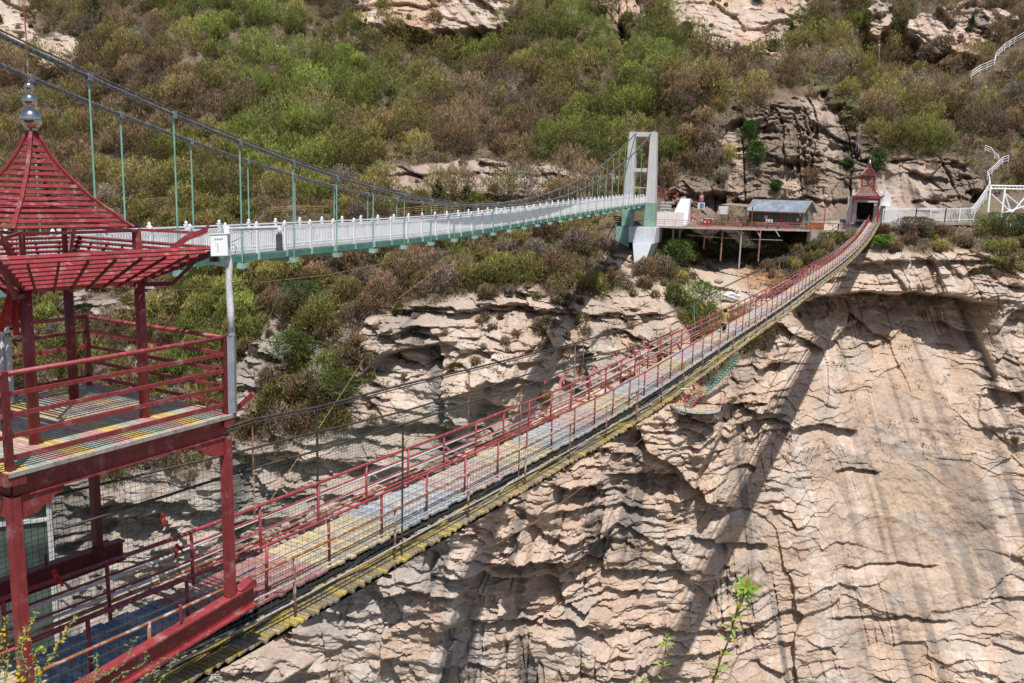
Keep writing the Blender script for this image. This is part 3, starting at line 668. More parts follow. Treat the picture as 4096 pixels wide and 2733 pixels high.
railing(-3.02, [(1.02, .042), (.72, .026), (.40, .026), (.08, .026)], np.arange(-5.9, 139, 2.05), 1.02, .038, 'red_rail', 'red_rail', 'red_rail', 'red handrail on the left edge of the plank deck')
mb = MB()
for z_ in (.12, -.24): rline(mb, -4.1, z_, .035)
lp = mb.build('outer_pipe', 'pipewhite', rb)
# carrying cables, with their thin rods
f3 = lambda x, y: (900+x/1.7425, 1400+y/1.7425)
f6 = lambda x, y: (2000+x/1.7425, 1100+y/1.7425)
def onplane(px, py, off):
    r = ray(px, py); k_ = (ORP@nr_+off)/(r@nr_); p = r*k_; return float((p-ORP)@dr), p
def rcable(off, pix, r, name='carrying_cable', mat='wire', parent=None):
    pts = []
    for px, py in pix:
        t, p = onplane(px, py, off); pts.append(p)
    mb = MB(); mb.tube(pts, r, 6); return mb.build(name, mat, parent or rb, smooth=True), pts
c1_, p1_ = rcable(-4.1, [(330, 1862), (905, 1712), f3(190, 485), f3(640, 400), f3(1250, 240), f3(1705, 135), f6(0, 605), f6(525, 475), f6(900, 365), f6(1350, 200), (2900, 1145), (3010, 1093), (3140, 1030), (3267, 965), (3349, 905)], .034)
mb = MB(); mb.tube([p+(0.02, -.02, -.07) for p in p1_], .02, 5); mb.build('stay_wire', 'wire', c1_)
c2_, p2_ = rcable(-4.1, [(200, 1985), f3(80, 715), f3(650, 570), f3(1240, 430), f3(2065, 185), f6(150, 705), f6(520, 600), f6(980, 490), f6(1350, 350), f6(1640, 215)], .03)
c3_, p3_ = rcable(0., [(250, 2115), f3(80, 860), f3(650, 700), f3(1240, 520), f3(1700, 370), f3(2065, 255), f6(180, 770), f6(530, 640), f6(980, 505), f6(1250, 370)], .022)
def rod(off, xt, yt, xb, yb, r, mat='wire'):
    t, p = onplane(xt, yt, off); a = Rp(t, off, -.2); mb = MB(); mb.tube([a, p], r, 5); mb.build('hanger_rod', mat, rb)
rod(-4.1, *f3(190, 485), 0, 0, .022, 'rust'); rod(-4.1, *f3(640, 400), 0, 0, .036, 'wire'); rod(0, *f3(1240, 520), 0, 0, .024, 'wire'); rod(-4.1, *f3(1703, 135), 0, 0, .022, 'rust')
rod(0, *f3(2065, 255), 0, 0, .022, 'rust'); rod(-4.1, *f6(525, 475), 0, 0, .03, 'lightcable'); rod(-4.1, *f6(1350, 200), 0, 0, .05, 'green'); rod(0, *f6(980, 505), 0, 0, .022, 'rust'); rod(-4.1, *f6(584, 455), 0, 0, .022, 'rust')
for x_, y_ in ((2880, 1155), (2990, 1103), (3060, 1068), (3115, 1042), (3180, 1010), (3236, 981)): rod(-4.1, x_, y_, 0, 0, .025, 'rust')
# wire netting along both sides
def net(off, z0, ztop, t0, t1, dt, nz, w_, name='wire_net'):
    mb = MB(); t = t0
    while t < t1:
        a = Rp(t, off, z0); b = np.array([a[0], a[1], ztop(t)]); e = dr*w_/2; mb.add([a-e, a+e, b+e, b-e], [(0, 1, 2, 3)]); t += dt
    for k in range(nz+1):
        f = k/nz; ts = np.arange(t0, t1+.01, 2.)
        for a_, b_ in zip(ts[:-1], ts[1:]):
            A_ = Rp(a_, off, z0); B_ = Rp(b_, off, z0); A_[2] += f*(ztop(a_)-A_[2]); B_[2] += f*(ztop(b_)-B_[2])
            mb.add([A_-(0, 0, w_/2), B_-(0, 0, w_/2), B_+(0, 0, w_/2), A_+(0, 0, w_/2)], [(0, 1, 2, 3)])
    mb.build(name, 'net', rb)
zt2 = lambda pts: (lambda t, T=[float((p-ORP)@dr) for p in pts], Z_=[float(p[2]) for p in pts]: float(np.interp(t, T, Z_)))
net(-4.08, -.2, zt2(p2_), -6.6, 32, .13, 22, .009)
net(-4.08, -.2, zt2(p2_), 32.4, 74, .45, 10, .014)
net(.02, -.05, lambda t: rz(t)+1.15, -6.6, 40, .16, 7, .009)
net(-1.24, -.15, lambda t: rz(t)+.9, -6.6, 36, .18, 6, .009)
net(-4.0, -.2, lambda t: rz(t)+1.7, 88, 116, .5, 7, .02)
# loose hoses in the gap beside the deck
def wob(off, dz, t0, t1, a, k, f=1.):
    return [Rp(t, off+a*math.sin(t*.9*f+k)+.5*a*math.sin(t*2.3+k*2), dz+.05*math.sin(t*1.3*f+k)) for t in np.arange(t0, t1, .6)]
for (name, mat, lab, off, dz, t0, t1, a, k_, r_) in (
    ('hose', 'blackhose', 'thick black hose lying in the gap beside the deck boards', -.85, -.20, -6, 60, .10, 1., .04),
    ('hose', 'blackhose', 'thinner black hose running under the outer handrail', -.34, .02, -6, 34, .09, 2.2, .026),
    ('hose', 'yellowhose', 'bright yellow hose snaking along the side walkway', -.28, .03, -4.5, 14, .09, 4., .027),
    ('hose', 'yellowhose', 'length of yellow hose lying on the walkway near the middle of the span', -.22, .03, 17, 46, .10, 5., .03),
    ('conduit', 'whitehose', 'pale conduit lying along the middle of the side walkway', -.3, .03, 5, 30, .12, .6, .02),
    ('conduit', 'whitehose', 'pale conduit curling over the far part of the walkway', .0, .03, 36, 80, .09, 3.3, .028)):
    mb = MB(); mb.tube(wob(off, dz, t0, t1, a, k_), r_, 6); o = mb.build(name, mat, smooth=True); tag(o, lab, name)
# rusty wind wire on the right, thin stay crossing behind
wire('wind_wire', [at(1850, 2250, 34), at(2130, 2095, 45), at(2440, 1870, 60), at(2640, 1690, 75), at(2700, 1640, 85)], .016, 'rust', 'thin rusty wind wire slanting in front of the cliff below the footbridge')
wire('stay_line', [at(980, 2160, 21), at(1180, 1850, 26), at(1290, 1690, 30), at(1480, 1400, 60), at(1590, 1200, 88)], .012, 'bamboo', 'thin tan rope slanting up behind the footbridge cables')
wire('guy_line', [at(930, 1142, 40), at(1310, 1100, 60), at(1700, 1020, 85), at(2080, 955, 118)], .02, 'rust', 'thin brown line stretched below the white bridge')
wire('guy_line', [at(1592, 1195, 70), at(1730, 1092, 80), at(1866, 1032, 88), at(2000, 985, 110)], .02, 'rust', 'thin brown line rising to the right under the white bridge')
wire('overhead_wire', [at(240, 1168, 20), at(520, 1172, 26), at(900, 1150, 36)], .008, 'rust', 'thin wire passing behind the pavilion columns')
# ribbons tied to rails and cables
rr = random.Random(5)
def ribbon(p, size, mat, lab, n=3):
    mb = MB(); p = np.asarray(p)
    for k in range(n):
        d = np.array([rr.uniform(-.3, .3), rr.uniform(-.2, .2), -rr.uniform(.6, 1.)])*size; q = [p+(rr.uniform(-.03, .03), 0, 0)]
        for s in range(3): q.append(q[-1]+d/3+np.array([rr.uniform(-.1, .1), rr.uniform(-.1, .1), 0])*size*.5)
        w_ = size*.07; vs = []; 
        for pt in q: vs += [pt-(w_, 0, 0), pt+(w_, .01, 0)]
        mb.add(vs, [(2*i, 2*i+1, 2*i+3, 2*i+2) for i in range(3)])
    mb.box(p, (.09*size+.02, 0, 0), (0, .07, 0), (0, 0, .08*size+.02))
    o = mb.build('ribbon', mat); tag(o, lab, 'ribbon', 'ribbons tied to the footbridge'); return o
_, q = onplane(650, 2058, -4.1); ribbon(q, .26, 'ribbon', 'red ribbon on the netting between the two nearest red pavilion legs')
ribbon(Rp(-.15, -3.02, .85), .3, 'ribbon', 'red ribbon knotted on the deck rail just right of the near pavilion leg')
far_lab = 'faded pink red ribbon tied along the far half of the left handrail'
for t in list(np.linspace(24, 30, 3))+list(np.linspace(54, 92, 17)):
    ribbon(Rp(t, -3.02+rr.uniform(-.1, .1), .4+rr.uniform(-.2, .6)), rr.uniform(.3, .6), 'pinkribbon', far_lab)
for px_, py_ in (f6(780, 545), f6(830, 525), f6(890, 500), f6(930, 505), f6(320, 722), f6(430, 705), f6(460, 680), f6(535, 635), f6(655, 630), f6(1000, 455), f6(1060, 430), f6(1110, 412), f6(1190, 378), f6(1400, 290), f6(1460, 265)):
    _, q = onplane(px_, py_, -4.1); ribbon(q, rr.uniform(.3, .55), 'pinkribbon', 'pink red ribbon fluttering on the cable left of the deck')
# ------------------------------------------------------------------ the near red pavilion over the end of the footbridge
SCL[0] = .843
HF = 2.12
pr = nrm([.87, -.49, 0]); pa = np.array([-pr[1], pr[0], 0]); PCEN = np.array([-8.48, 15.62, 0])
def make_frame(cen, ax, ay, s=1.):
    return lambda a, b, z: cen+ax*a*s+ay*b*s+np.array([0, 0, z*s])
Q = make_frame(PCEN, pa, pr)        # Q(along, right, z)
ZF = -4.45
pv = empty('pavilion', Q(0, 0, -8.3), 'dark red slatted pavilion on tall legs with three steel balls on its spire', 'pavilion')
CORN = [(1, 1), (1, -1), (-1, -1), (-1, 1)]   # A, C, D, B
for (i, (a, b)) in enumerate(CORN):
    mb = MB(); w0 = .135
    mb.beam(Q(a*HF, b*HF, -8.26 if a > 0 else -8.9), Q(a*HF, b*HF, ZF-.42), w0*1.25, w0*1.25, tuple(pa))
    l = mb.build('leg', 'red' if b > 0 else 'darkred', pv)  # legs on the far side take the shaded red
    mb = MB(); mb.box(Q(a*HF, b*HF, ZF-.11), pa*.30, pr*.30, ZU*.2); mb.build('cap', 'red', l)
    mb = MB()      # scalloped brackets under the beam, both ways
    for (ux, uy) in ((-a, 0), (0, -b)):
        v = pa*ux+pr*uy; s_ = np.cross(v, ZU); base = Q(a*HF, b*HF, ZF-.45)+v*.10
        prof = [(0, 0), (.72, 0), (.70, -.09), (.56, -.13), (.50, -.22), (.36, -.24), (.26, -.33), (.08, -.34), (0, -.36)]
        n_ = len(prof); vs = [base+v*x+ZU*z-s_*.05 for x, z in prof]+[base+v*x+ZU*z+s_*.05 for x, z in prof]
        mb.add(vs, [tuple(range(n_)), tuple(range(2*n_-1, n_-1, -1))]+[(i_, i_+n_, (i_+1) % n_+n_, (i_+1) % n_) for i_ in range(n_)])
    mb.build('bracket', 'red', l)
for (c0, c1) in ((0, 1), (1, 2), (2, 3), (3, 0)):
    a = Q(CORN[c0][0]*HF, CORN[c0][1]*HF, 0); b = Q(CORN[c1][0]*HF, CORN[c1][1]*HF, 0)
    mb = MB(); mb.beam(a+ZU*(ZF-.115), b+ZU*(ZF-.115), .17, .10); mb.beam(a+ZU*(ZF-.29), b+ZU*(ZF-.29), .06, .26); mb.beam(a+ZU*(ZF-.435), b+ZU*(ZF-.435), .15, .03)
    mb.build('floor_beam', 'red' if c0 == 3 else 'darkred', pv)  # only the front beam is lit red, the others painted as shaded
for k in range(6):
    mb = MB(); q = -1.7+k*.68; mb.beam(Q(q, -HF, ZF-.13), Q(q, HF, ZF-.13), .07, .11); mb.build('joist', 'darkred', pv)
# floor boards running across, colours changing every four boards
fl = MB(); w_ = .095; k = 0; q = -2.24
FC = ((.62, .43, .08), (.28, .38, .32), (.48, .24, .23))
while q < 2.24:
    base = FC[(k//4) % 3]; n_ = 8
    for s in range(n_):
        b0 = -2.24+4.48*s/n_; b1 = b0+4.48/n_
        cw = max(0, 1-abs((b0+b1)/2)/1.7); f = .25+.55*cw; g_ = np.array([.50, .42, .35]); c = (np.array(base)*(1-f)+g_*f)*random.uniform(.85, 1.1); fl.col = tuple(c)
        fl.hexa([Q(q, b0, ZF-.045), Q(q+w_-.014, b0, ZF-.045), Q(q+w_-.014, b1, ZF-.045), Q(q, b1, ZF-.045), Q(q, b0, ZF), Q(q+w_-.014, b0, ZF), Q(q+w_-.014, b1, ZF), Q(q, b1, ZF)])
    q += w_; k += 1
fl.build('floor_boards', 'planks', pv)
mb = MB()
for b in (2.265, -2.265): mb.beam(Q(-2.24, b, ZF-.03), Q(2.24, b, ZF-.03), .04, .07)
mb.build('edge_board', 'stone', pv)
# railing of the upper floor
RH = [1.52, 1.20, .87, .54, .20]; RO = 2.14
for (c0, c1, nm) in ((0, 1, 1), (3, 0, 1), (1, 2, .62)):
    a = Q(CORN[c0][0]*RO, CORN[c0][1]*RO, ZF); b = Q(CORN[c1][0]*RO, CORN[c1][1]*RO, ZF); b = a+(b-a)*nm
    if c0 == 3: a = a-(b-a)*.08
    mb = MB(); mb.tube([a+ZU*RH[0], b+ZU*RH[0]], .042, 8); R_ = mb.build('railing', 'red_rail', pv, smooth=True)
    for h in RH[1:]:
        mb = MB(); mb.beam(a+ZU*h, b+ZU*h, .035, .07); mb.build('rail', 'red', R_)
for p in (Q(RO, RO, ZF), Q(RO, -RO, ZF), Q(RO-2*RO*.62, -RO, ZF), Q(-RO, RO, ZF)):
    mb = MB(); mb.beam(p, p+ZU*1.56, .10, .10, tuple(pa)); mb.build('corner_post', 'darkred', pv)
mb = MB(); p = Q(RO+.08, RO+.1, ZF+.03); mb.beam(p, p+pa*.1+pr*.45+ZU*.42, .07, .09); mb.build('corner_horn', 'red', pv)
# round columns
CI = 1.09
for (a, b) in CORN:
    mb = MB(); mb.tube([Q(a*CI, b*CI, ZF), Q(a*CI, b*CI, -1.70)], .096, 14); mb.build('column', 'darkred' if b < 0 else 'red', pv, smooth=True)  # far columns painted in the shaded red
# flaring lower roof: slats widening outwards and upwards
def ring(mb, s, z, w, h, tilt=0, sides=(0, 1, 2, 3)):
    for i in sides:
        (a0, b0), (a1, b1) = CORN[i], CORN[(i+1) % 4]; p = Q(a0*s, b0*s, z); q_ = Q(a1*s, b1*s, z)
        out = (Q(a0, b0, 0)+Q(a1, b1, 0))/2-Q(0, 0, 0); out = nrm(out); u = nrm(ZU*math.cos(tilt)-out*math.sin(tilt)); mb.beam(p, q_, w, h, tuple(u))
ER = MB(); NS = 8
SO, ZI, ZO = 2.05, -1.78, -1.20
for k in range(NS):
    f = k/(NS-1); ring(ER, 1.22+(SO-1.22)*f, ZI+(ZO-ZI)*f, .082, .03, -.6)
lr = ER.build('lower_eave', 'red', pv)
mb = MB()
for (a, b) in CORN:
    mb.beam(Q(a*.98, b*.98, ZI-.10), Q(a*(SO+.04), b*(SO+.04), ZO-.06), .07, .12)
    mb.beam(Q(a*.98, b*.98, ZI-.12), Q(a*1.5, b*1.5, ZI-.10), .07, .08); mb.beam(Q(a*1.5, b*1.5, ZI-.10), Q(a*1.8, b*1.8, ZO-.25), .06, .07)
for k in range(7):
    for sgn in (1, -1):
        q = -.9+k*.3; f = .9/1.05
        for (p0, p1) in ((Q(q, sgn*1.1, ZI-.13), Q(q*1.7, sgn*(SO-.10), ZO-.13)), (Q(sgn*1.1, q, ZI-.13), Q(sgn*(SO-.10), q*1.7, ZO-.13))):
            mb.beam(p0, p1, .035, .05)
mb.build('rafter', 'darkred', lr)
mb = MB(); ring(mb, 1.05, ZI-.02, .14, .16); ring(mb, 1.05, ZI+.18, .06, .06); ring(mb, 1.10, -.90, .06, .05)
for (a, b) in CORN:
    for k in range(5):
        pass
for (a, b) in CORN: mb.beam(Q(a*1.06, b*1.06, ZI), Q(a*1.06, b*1.06, -.88), .07, .07, tuple(pa))
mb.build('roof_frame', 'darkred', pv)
# spire: concave four sided roof of slats
SP = [(1.02, .055), (.90, .10), (.70, .17), (.50, .26), (.30, .37), (.13, .48), (-.05, .62), (-.25, .76), (-.42, .92), (-.58, 1.09), (-.72, 1.20), (-.82, 1.31), (-.86, 1.37)]
SP = [(-.86+(z+.86)*.872, s*.82) for z, s in SP]
Q0 = Q; Q = lambda a, b, z: Q0(a, b, z)+np.array([-.10, -.03, 0])
zs_ = np.array([p[0] for p in SP])[::-1]; ss_ = np.array([p[1] for p in SP])[::-1]
def sw(z): return float(np.interp(z, zs_, ss_))
mb = MB(); z = .60; k = 0
while z > -.88:
    s = sw(z); sl = (sw(z-.05)-sw(z+.05))/.1
    ring(mb, s, z+random.uniform(-.008, .008), .066, .022, math.atan2(1, max(sl, .2))-math.pi/2-.0 if False else -math.atan2(1, max(sl, .3))); z -= .104 if z > -.5 else .088; k += 1
sp = mb.build('spire_roof', 'red', pv)
for (a, b) in CORN:
    mb = MB(); mb.tube([Q(a*(s+.01), b*(s+.01), z+.03) for z, s in SP], .035, 6); mb.build('hip_rib', 'red', sp)
mb = MB(); mb.beam(Q(0, 0, .58), Q(0, 0, .86), .22, .22, tuple(pa), .08, .08); mb.build('spire_cap', 'red', sp)
Q = Q0
# struts and curled horns at the four corners
for (a, b) in CORN:
    mb = MB(); mb.beam(Q(a*1.10, b*1.10, -.90), Q(a*1.12, b*1.12, ZI+.12), .06, .10)
    pts = [(1.12, ZI+.1), (1.35, -1.45), (1.55, -1.18), (1.72, -1.0), (1.86, -.93), (1.95, -.86), (1.98, -.74), (1.93, -.64)]
    for (s0, z0), (s1, z1) in zip(pts[:5], pts[1:6]): mb.beam(Q(a*s0, b*s0, z0), Q(a*s1, b*s1, z1), .06, .11)
    mb.tube([Q(a*s0, b*s0, z0) for s0, z0 in pts[4:]], [.035, .032, .026, .018], 6)
    mb.beam(Q(a*1.10, b*1.10, -.88), Q(a*1.80, b*1.80, -.92), .04, .05)
    mb.build('corner_horn', 'red', pv)
# finial
Q = lambda a, b, z: Q0(a, b, z)+np.array([-.10, -.03, 0])
def ball(c, r, n=18):
    prof = [(max(.004, r*math.sin(math.pi*k/10)), r-r*math.cos(math.pi*k/10)) for k in range(11)]; m_ = MB(); m_.lathe(np.asarray(c)-(0, 0, r), prof, n); return m_
for z_, r_ in ((1.03, .185), (1.34, .128), (1.57, .085)): ball(Q(0, 0, z_), r_).build('finial_ball', 'steel', pv, smooth=True)
for z_, r_ in ((.83, .08), (1.19, .055)): mb = MB(); mb.lathe(Q(0, 0, z_), [(r_, 0), (r_+.01, .03), (r_-.02, .06)], 12); mb.build('finial_collar', 'steel', pv)
mb = MB(); mb.tube([Q(0, 0, 1.64), Q(0, 0, 4.6)], .013, 5); mb.build('lightning_rod', 'rust', pv)
Q = Q0
# beams the legs stand on
for nm, b, m_, lab in (('steel_beam', HF, 'red', 'red steel beam lying along the right side of the footbridge under the near leg'), ('steel_beam', -HF, 'darkred', 'red steel beam with its shade painted darker on the left side of the footbridge')):
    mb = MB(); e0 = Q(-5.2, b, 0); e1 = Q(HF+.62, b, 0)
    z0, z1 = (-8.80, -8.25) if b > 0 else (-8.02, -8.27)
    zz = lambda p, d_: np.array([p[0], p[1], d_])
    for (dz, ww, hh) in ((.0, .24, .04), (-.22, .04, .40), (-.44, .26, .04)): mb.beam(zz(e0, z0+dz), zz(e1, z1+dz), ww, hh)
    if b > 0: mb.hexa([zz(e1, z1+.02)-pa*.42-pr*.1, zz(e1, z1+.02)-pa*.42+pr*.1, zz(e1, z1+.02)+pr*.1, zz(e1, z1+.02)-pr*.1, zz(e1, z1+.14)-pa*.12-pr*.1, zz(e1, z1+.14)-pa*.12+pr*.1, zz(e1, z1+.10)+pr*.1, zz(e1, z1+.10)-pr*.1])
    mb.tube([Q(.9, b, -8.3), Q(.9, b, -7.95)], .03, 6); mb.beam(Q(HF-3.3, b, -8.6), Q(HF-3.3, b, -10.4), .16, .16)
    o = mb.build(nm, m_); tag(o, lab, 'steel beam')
# ribbons on the columns
ribbon(Q(-CI, CI, -1.85)-(.18, .12, 0), .75, 'ribbon', 'large red ribbon bunch hanging at the head of the nearest column', 5)
ribbon(Q(CI, -CI, -1.85)-(.12, .1, 0), .4, 'ribbon', 'small red ribbon at the head of the second column')
ribbon(at(215, 2285, 17.6), .4, 'ribbon', 'red ribbon on the dark left hand steel beam', 3)
# ------------------------------------------------------------------ lamp and camera pole strapped to the corner post
MAT['slate'] = worn('slate_grey_casing', (.07, .08, .11), (.3, .3, .3), 9, .62, .7, .5)
DP = 16.0
pt_ = lambda x, y: at(x, y, DP)
pb = pt_(931, 1652); ptop = pt_(907, 905)
up_ = nrm(ptop-pb); side = nrm(np.cross(up_, FW)); side = side if side@RT > 0 else -side; fr = np.cross(side, up_)
cp = empty('camera_pole', pb, 'peeling white pole with a control box and an outreaching camera arm at the pavilion corner', 'camera pole')
mb = MB(); mb.beam(pb, pt_(926, 1345), .125, .125, tuple(fr)); mb.build('post_lower', 'grey', cp)
mb = MB(); mb.tube([pt_(926, 1345), pt_(922, 1240), pt_(915, 1130), pt_(917, 1060), pt_(910, 1000), ptop], [.062, .066, .060, .064, .055, .055], 12); mb.build('post_upper', 'pipewhite', cp, smooth=True)
mb = MB(); mb.tube([pt_(926, 1342)-up_*.02, pt_(926, 1342)+up_*.02], .078, 12); mb.build('clamp', 'steel', cp)
mb = MB(); mb.tube([pt_(905, 916), pt_(1120, 910)], .034, 10); mb.tube([pt_(1118, 910), pt_(1119, 940)], .04, 10); mb.tube([pt_(925, 970), pt_(1010, 925)], .010, 6); arm = mb.build('arm', 'pipewhite', cp, smooth=True)
mb = MB(); mb.box(pt_(1117, 966), side*.095, up_*.26, fr*.10); mb.box(pt_(1117, 998), side*.11, up_*.03, fr*.11); mb.build('camera_housing', 'slate', arm)
bx = pt_(891, 986)-fr*.12 if (fr@FW) > 0 else pt_(891, 986)+fr*.12
mb = MB(); mb.box(bx, side*.31, up_*.39, fr*.17); mb.box(bx+up_*.205, side*.34, up_*.02, fr*.2); box_ = mb.build('control_box', 'white', cp)
fsg = -1 if (fr@FW) > 0 else 1
mb = MB(); f0 = bx+fr*fsg*.087
for k in range(4): mb.box(f0-side*(.06-.04*k)+up_*.11, side*.026, up_*.028, fr*.004)
for k in range(6): mb.box(f0-side*.02+up_*(.03-.035*k)*.8, side*.012, up_*.02, fr*.004)
mb.build('box_lettering', 'grey', box_)
mb = MB()
for k in range(7): mb.box(bx+side*.157+up_*(.10-.022*k), side*.006, up_*.008, fr*.09)
mb.build('box_vent', 'grey', box_)
mb = MB(); mb.box(pt_(857, 1034), side*.15, up_*.13, fr*.12); mb.tube([pt_(857, 1034)+fr*fsg*.06, pt_(857, 1034)+fr*fsg*.075], .035, 12); mb.build('camera', 'black', cp)
mb = MB(); mb.beam(pt_(862, 1058), pt_(915, 1064), .05, .035, tuple(up_)); mb.build('camera_bracket', 'pipewhite', cp)
mb = MB(); mb.tube([pt_(930, 975), pt_(945, 990), pt_(940, 1020), pt_(922, 1030)], .006, 5); mb.build('loose_cable', 'blackhose', cp)
# ------------------------------------------------------------------ white post with bullet camera left of the pavilion
c_ = onz(38, 1618, ZF); dc = float(c_@FW)
wp = empty('security_camera_post', c_, 'short white post with a bullet camera at the left opening of the pavilion rail', 'camera post')
mb = MB(); mb.tube([at(45, 1612, dc), at(32, 1350, dc)], .06, 10); mb.tube([at(12, 1612, dc), at(8, 1330, dc)], .05, 10); mb.build('post', 'pipewhite', wp)
mb = MB(); mb.tube([at(8, 1328, dc-.1), at(44, 1316, dc-.25)], .055, 12); ca = mb.build('camera', 'white', wp, smooth=True)
mb = MB(); mb.tube([at(40, 1317, dc-.22), at(47, 1315, dc-.27)], .035, 12); mb.build('lens', 'black', ca)
# ------------------------------------------------------------------ glazed hut below on the near bank
dg = 23.
ga, gb_, gc_, gd_ = at(-330, 2060, dg), at(195, 2020, dg+.5), at(235, 2600, dg+.5), at(-330, 2700, dg)
def vert(p, z): return np.array([p[0], p[1], z])
L0 = np.array([-15.6, 20.2, 0]); L1 = vert(at(200, 2100, dg), 0); zt = at(190, 1990, dg)[2]; zb = at(200, 2733, dg)[2]-1
hv = nrm(L1-L0); bk = np.array([-hv[1], hv[0], 0]); bk = bk if bk[1] > 0 else -bk; LL = np.linalg.norm(L1-L0)
gh = empty('glazed_hut', vert(L1, zb), 'white framed glazed hut seen behind the pavilion legs at the lower left', 'hut')
mb = MB(); mb.box(vert((L0+L1)/2+bk*1.5, (zt+zb)/2), hv*(LL-.3), bk*2.9, ZU*(zt-zb-.2)); mb.build('wall', 'dark', gh)  # near-black block stands for the unlit room behind the panes
for k in range(4):
    x0 = LL*k/4; x1 = LL*(k+1)/4; a = L0+hv*x0; b = L0+hv*x1
    mb = MB(); m_ = .09
    for p in (a, b): mb.beam(vert(p, zb), vert(p, zt), .18 if k == 3 and p is b else .10, .12, tuple(hv))
    for z_ in (zt-.06, zt-.55, zb+.5): mb.beam(vert(a, z_), vert(b, z_), .12, .09)
    fr_ = mb.build('window', 'pipewhite', gh)
    mb = MB(); c = (a+b)/2; mb.box(vert(c+bk*.02, (zt+zb)/2), hv*(LL/4-.1), bk*.01, ZU*(zt-zb-.1)); mb.build('pane', 'glass', fr_)
mb = MB(); mb.box(vert((L0+L1)/2+bk*1.5, zt+.08), hv*(LL+.5), bk*3.4, ZU*.12); mb.build('roof', 'grey', gh)

SCL[0] = 1.
# ------------------------------------------------------------------ far end: terrace, house, gatehouse, fences
f4 = lambda x, y: (2400+x/1.96, 450+y/1.96)
f5 = lambda x, y: (3100+x/1.96, 550+y/1.96)
ZT = -4.6
def flat(px, py, d, z): p = at(px, py, d); return np.array([p[0], p[1], z])
# terrace
front = [flat(2612, 905, 138, 0), flat(2700, 905, 137, 0), flat(2745, 905, 136.5, 0), flat(2900, 915, 137.5, 0), flat(3060, 920, 138.5, 0), flat(3200, 920, 139.5, 0), flat(3330, 915, 140.5, 0), flat(3400, 905, 143, 0)]
back = [p/np.linalg.norm(p[:2])*d for p, d in zip(front, (149, 150, 153, 155, 156, 157, 157, 155))]
te = empty('terrace', vert(front[3], ZT), 'timber terrace on thin steel posts over the dark hollow beside the house', 'terrace')
mb = MB(); nf = len(front)
vs = [vert(p, ZT) for p in front]+[vert(p, ZT) for p in back]+[vert(p, ZT-.12) for p in front]+[vert(p, ZT-.12) for p in back]
fs = []
for i in range(nf-1): fs += [(i, i+1, nf+i+1, nf+i), (2*nf+i+1, 2*nf+i, 3*nf+i, 3*nf+i+1), (i, 2*nf+i, 2*nf+i+1, i+1)]
mb.add(vs, fs); mb.build('floor', 'reddeck', te)
mb = MB()
for a, b in zip(front[:-1], front[1:]): mb.beam(vert(a, ZT-.08), vert(b, ZT-.08), .10, .30)
mb.build('edge_beam', 'palerail', te)
for (x, y0, y1, m_) in ((577, 900, 1062, 'grey'), (628, 897, 1015, 'grey'), (823, 905, 1045, 'rust'), (962, 905, 1145, 'rust'), (1110, 930, 1205, 'palerail'), (1258, 930, 1150, 'rust')):
    a = at(*f4(x, y0), 138.5); b = at(*f4(x-8, y1), 138); b = np.array([a[0], a[1], b[2]-.5]); mb = MB(); mb.tube([b, vert(a, ZT-.15)], .16 if x < 700 else .13, 8); mb.build('support_post', m_, te)
for (x0, y0, x1, y1) in ((1065, 905, 1108, 968), (1218, 915, 1256, 975), (1375, 925, 1408, 975), (640, 925, 672, 890)):
    mb = MB(); mb.tube([at(*f4(x0, y0), 138.8), at(*f4(x1, y1), 138.5)], .08, 6); mb.build('brace', 'palerail', te)
mb = MB(); mb.tube([at(*f4(680, 960), 139), at(*f4(1060, 990), 139), at(*f4(1430, 1003), 139.5)], .05, 6); mb.build('tie_pipe', 'palerail', te)
def post_rail(name, pts, h, nrail, r, mat, label, cat, spacing=1.5, group=None, r2=None):
    """railing along a polyline of ground points"""
    e = empty(name, pts[0], label, cat, group); r2 = r2 or r*.7
    for k in range(nrail):
        z = h*(1-k/nrail*.9); mb = MB(); mb.tube([p+ZU*z for p in pts], r if k == 0 else r2, 5); mb.build('rail', mat, e)
    for a, b in zip(pts[:-1], pts[1:]):
        n = max(1, int(round(np.linalg.norm(b-a)/spacing)))
        for k in range(n):
            p = a+(b-a)*k/n; mb = MB(); mb.tube([p, p+ZU*h], r, 5); mb.build('post', mat, e)
    mb = MB(); mb.tube([pts[-1], pts[-1]+ZU*h], r, 5); mb.build('post', mat, e); return e
post_rail('terrace_railing', [vert(p, ZT) for p in front], 1.05, 3, .035, 'rust', 'thin rusty railing along the front edge of the terrace', 'railing', 2.2)
# the house
HBL = flat(*f4(1163, 880), 151.5, 0); HBR = flat(*f4(1580, 880), 145.5, 0); hx = nrm(HBR-HBL); hy = np.array([-hx[1], hx[0], 0]); hy = hy if hy[1] > 0 else -hy
HL = float(np.linalg.norm(HBR-HBL)); HW = 4.6; z0 = ZT+.02; HH = 3.05
Hp = lambda u, v, z: np.array([*(HBL+hx*u+hy*v)[:2], z0+z])
ho = empty('house', Hp(HL/2, HW/2, 0), 'long brown timber house with a blue grey sheet roof under the cliff', 'house')
mb = MB(); mb.hexa([Hp(0, 0, .55), Hp(HL, 0, .55), Hp(HL, HW, .55), Hp(0, HW, .55), Hp(0, 0, HH), Hp(HL, 0, HH), Hp(HL, HW, HH), Hp(0, HW, HH)])
mb.add([Hp(0, 0, HH), Hp(0, HW, HH), Hp(0, HW*.5, HH+1.5)], [(0, 1, 2)]); mb.build('wall', 'wood', ho)
mb = MB(); mb.hexa([Hp(HL+.02, 0, .55), Hp(HL+.08, 0, .55), Hp(HL+.08, HW, .55), Hp(HL+.02, HW, .55), Hp(HL+.02, 0, HH), Hp(HL+.08, 0, HH), Hp(HL+.08, HW, HH), Hp(HL+.02, HW, HH)])
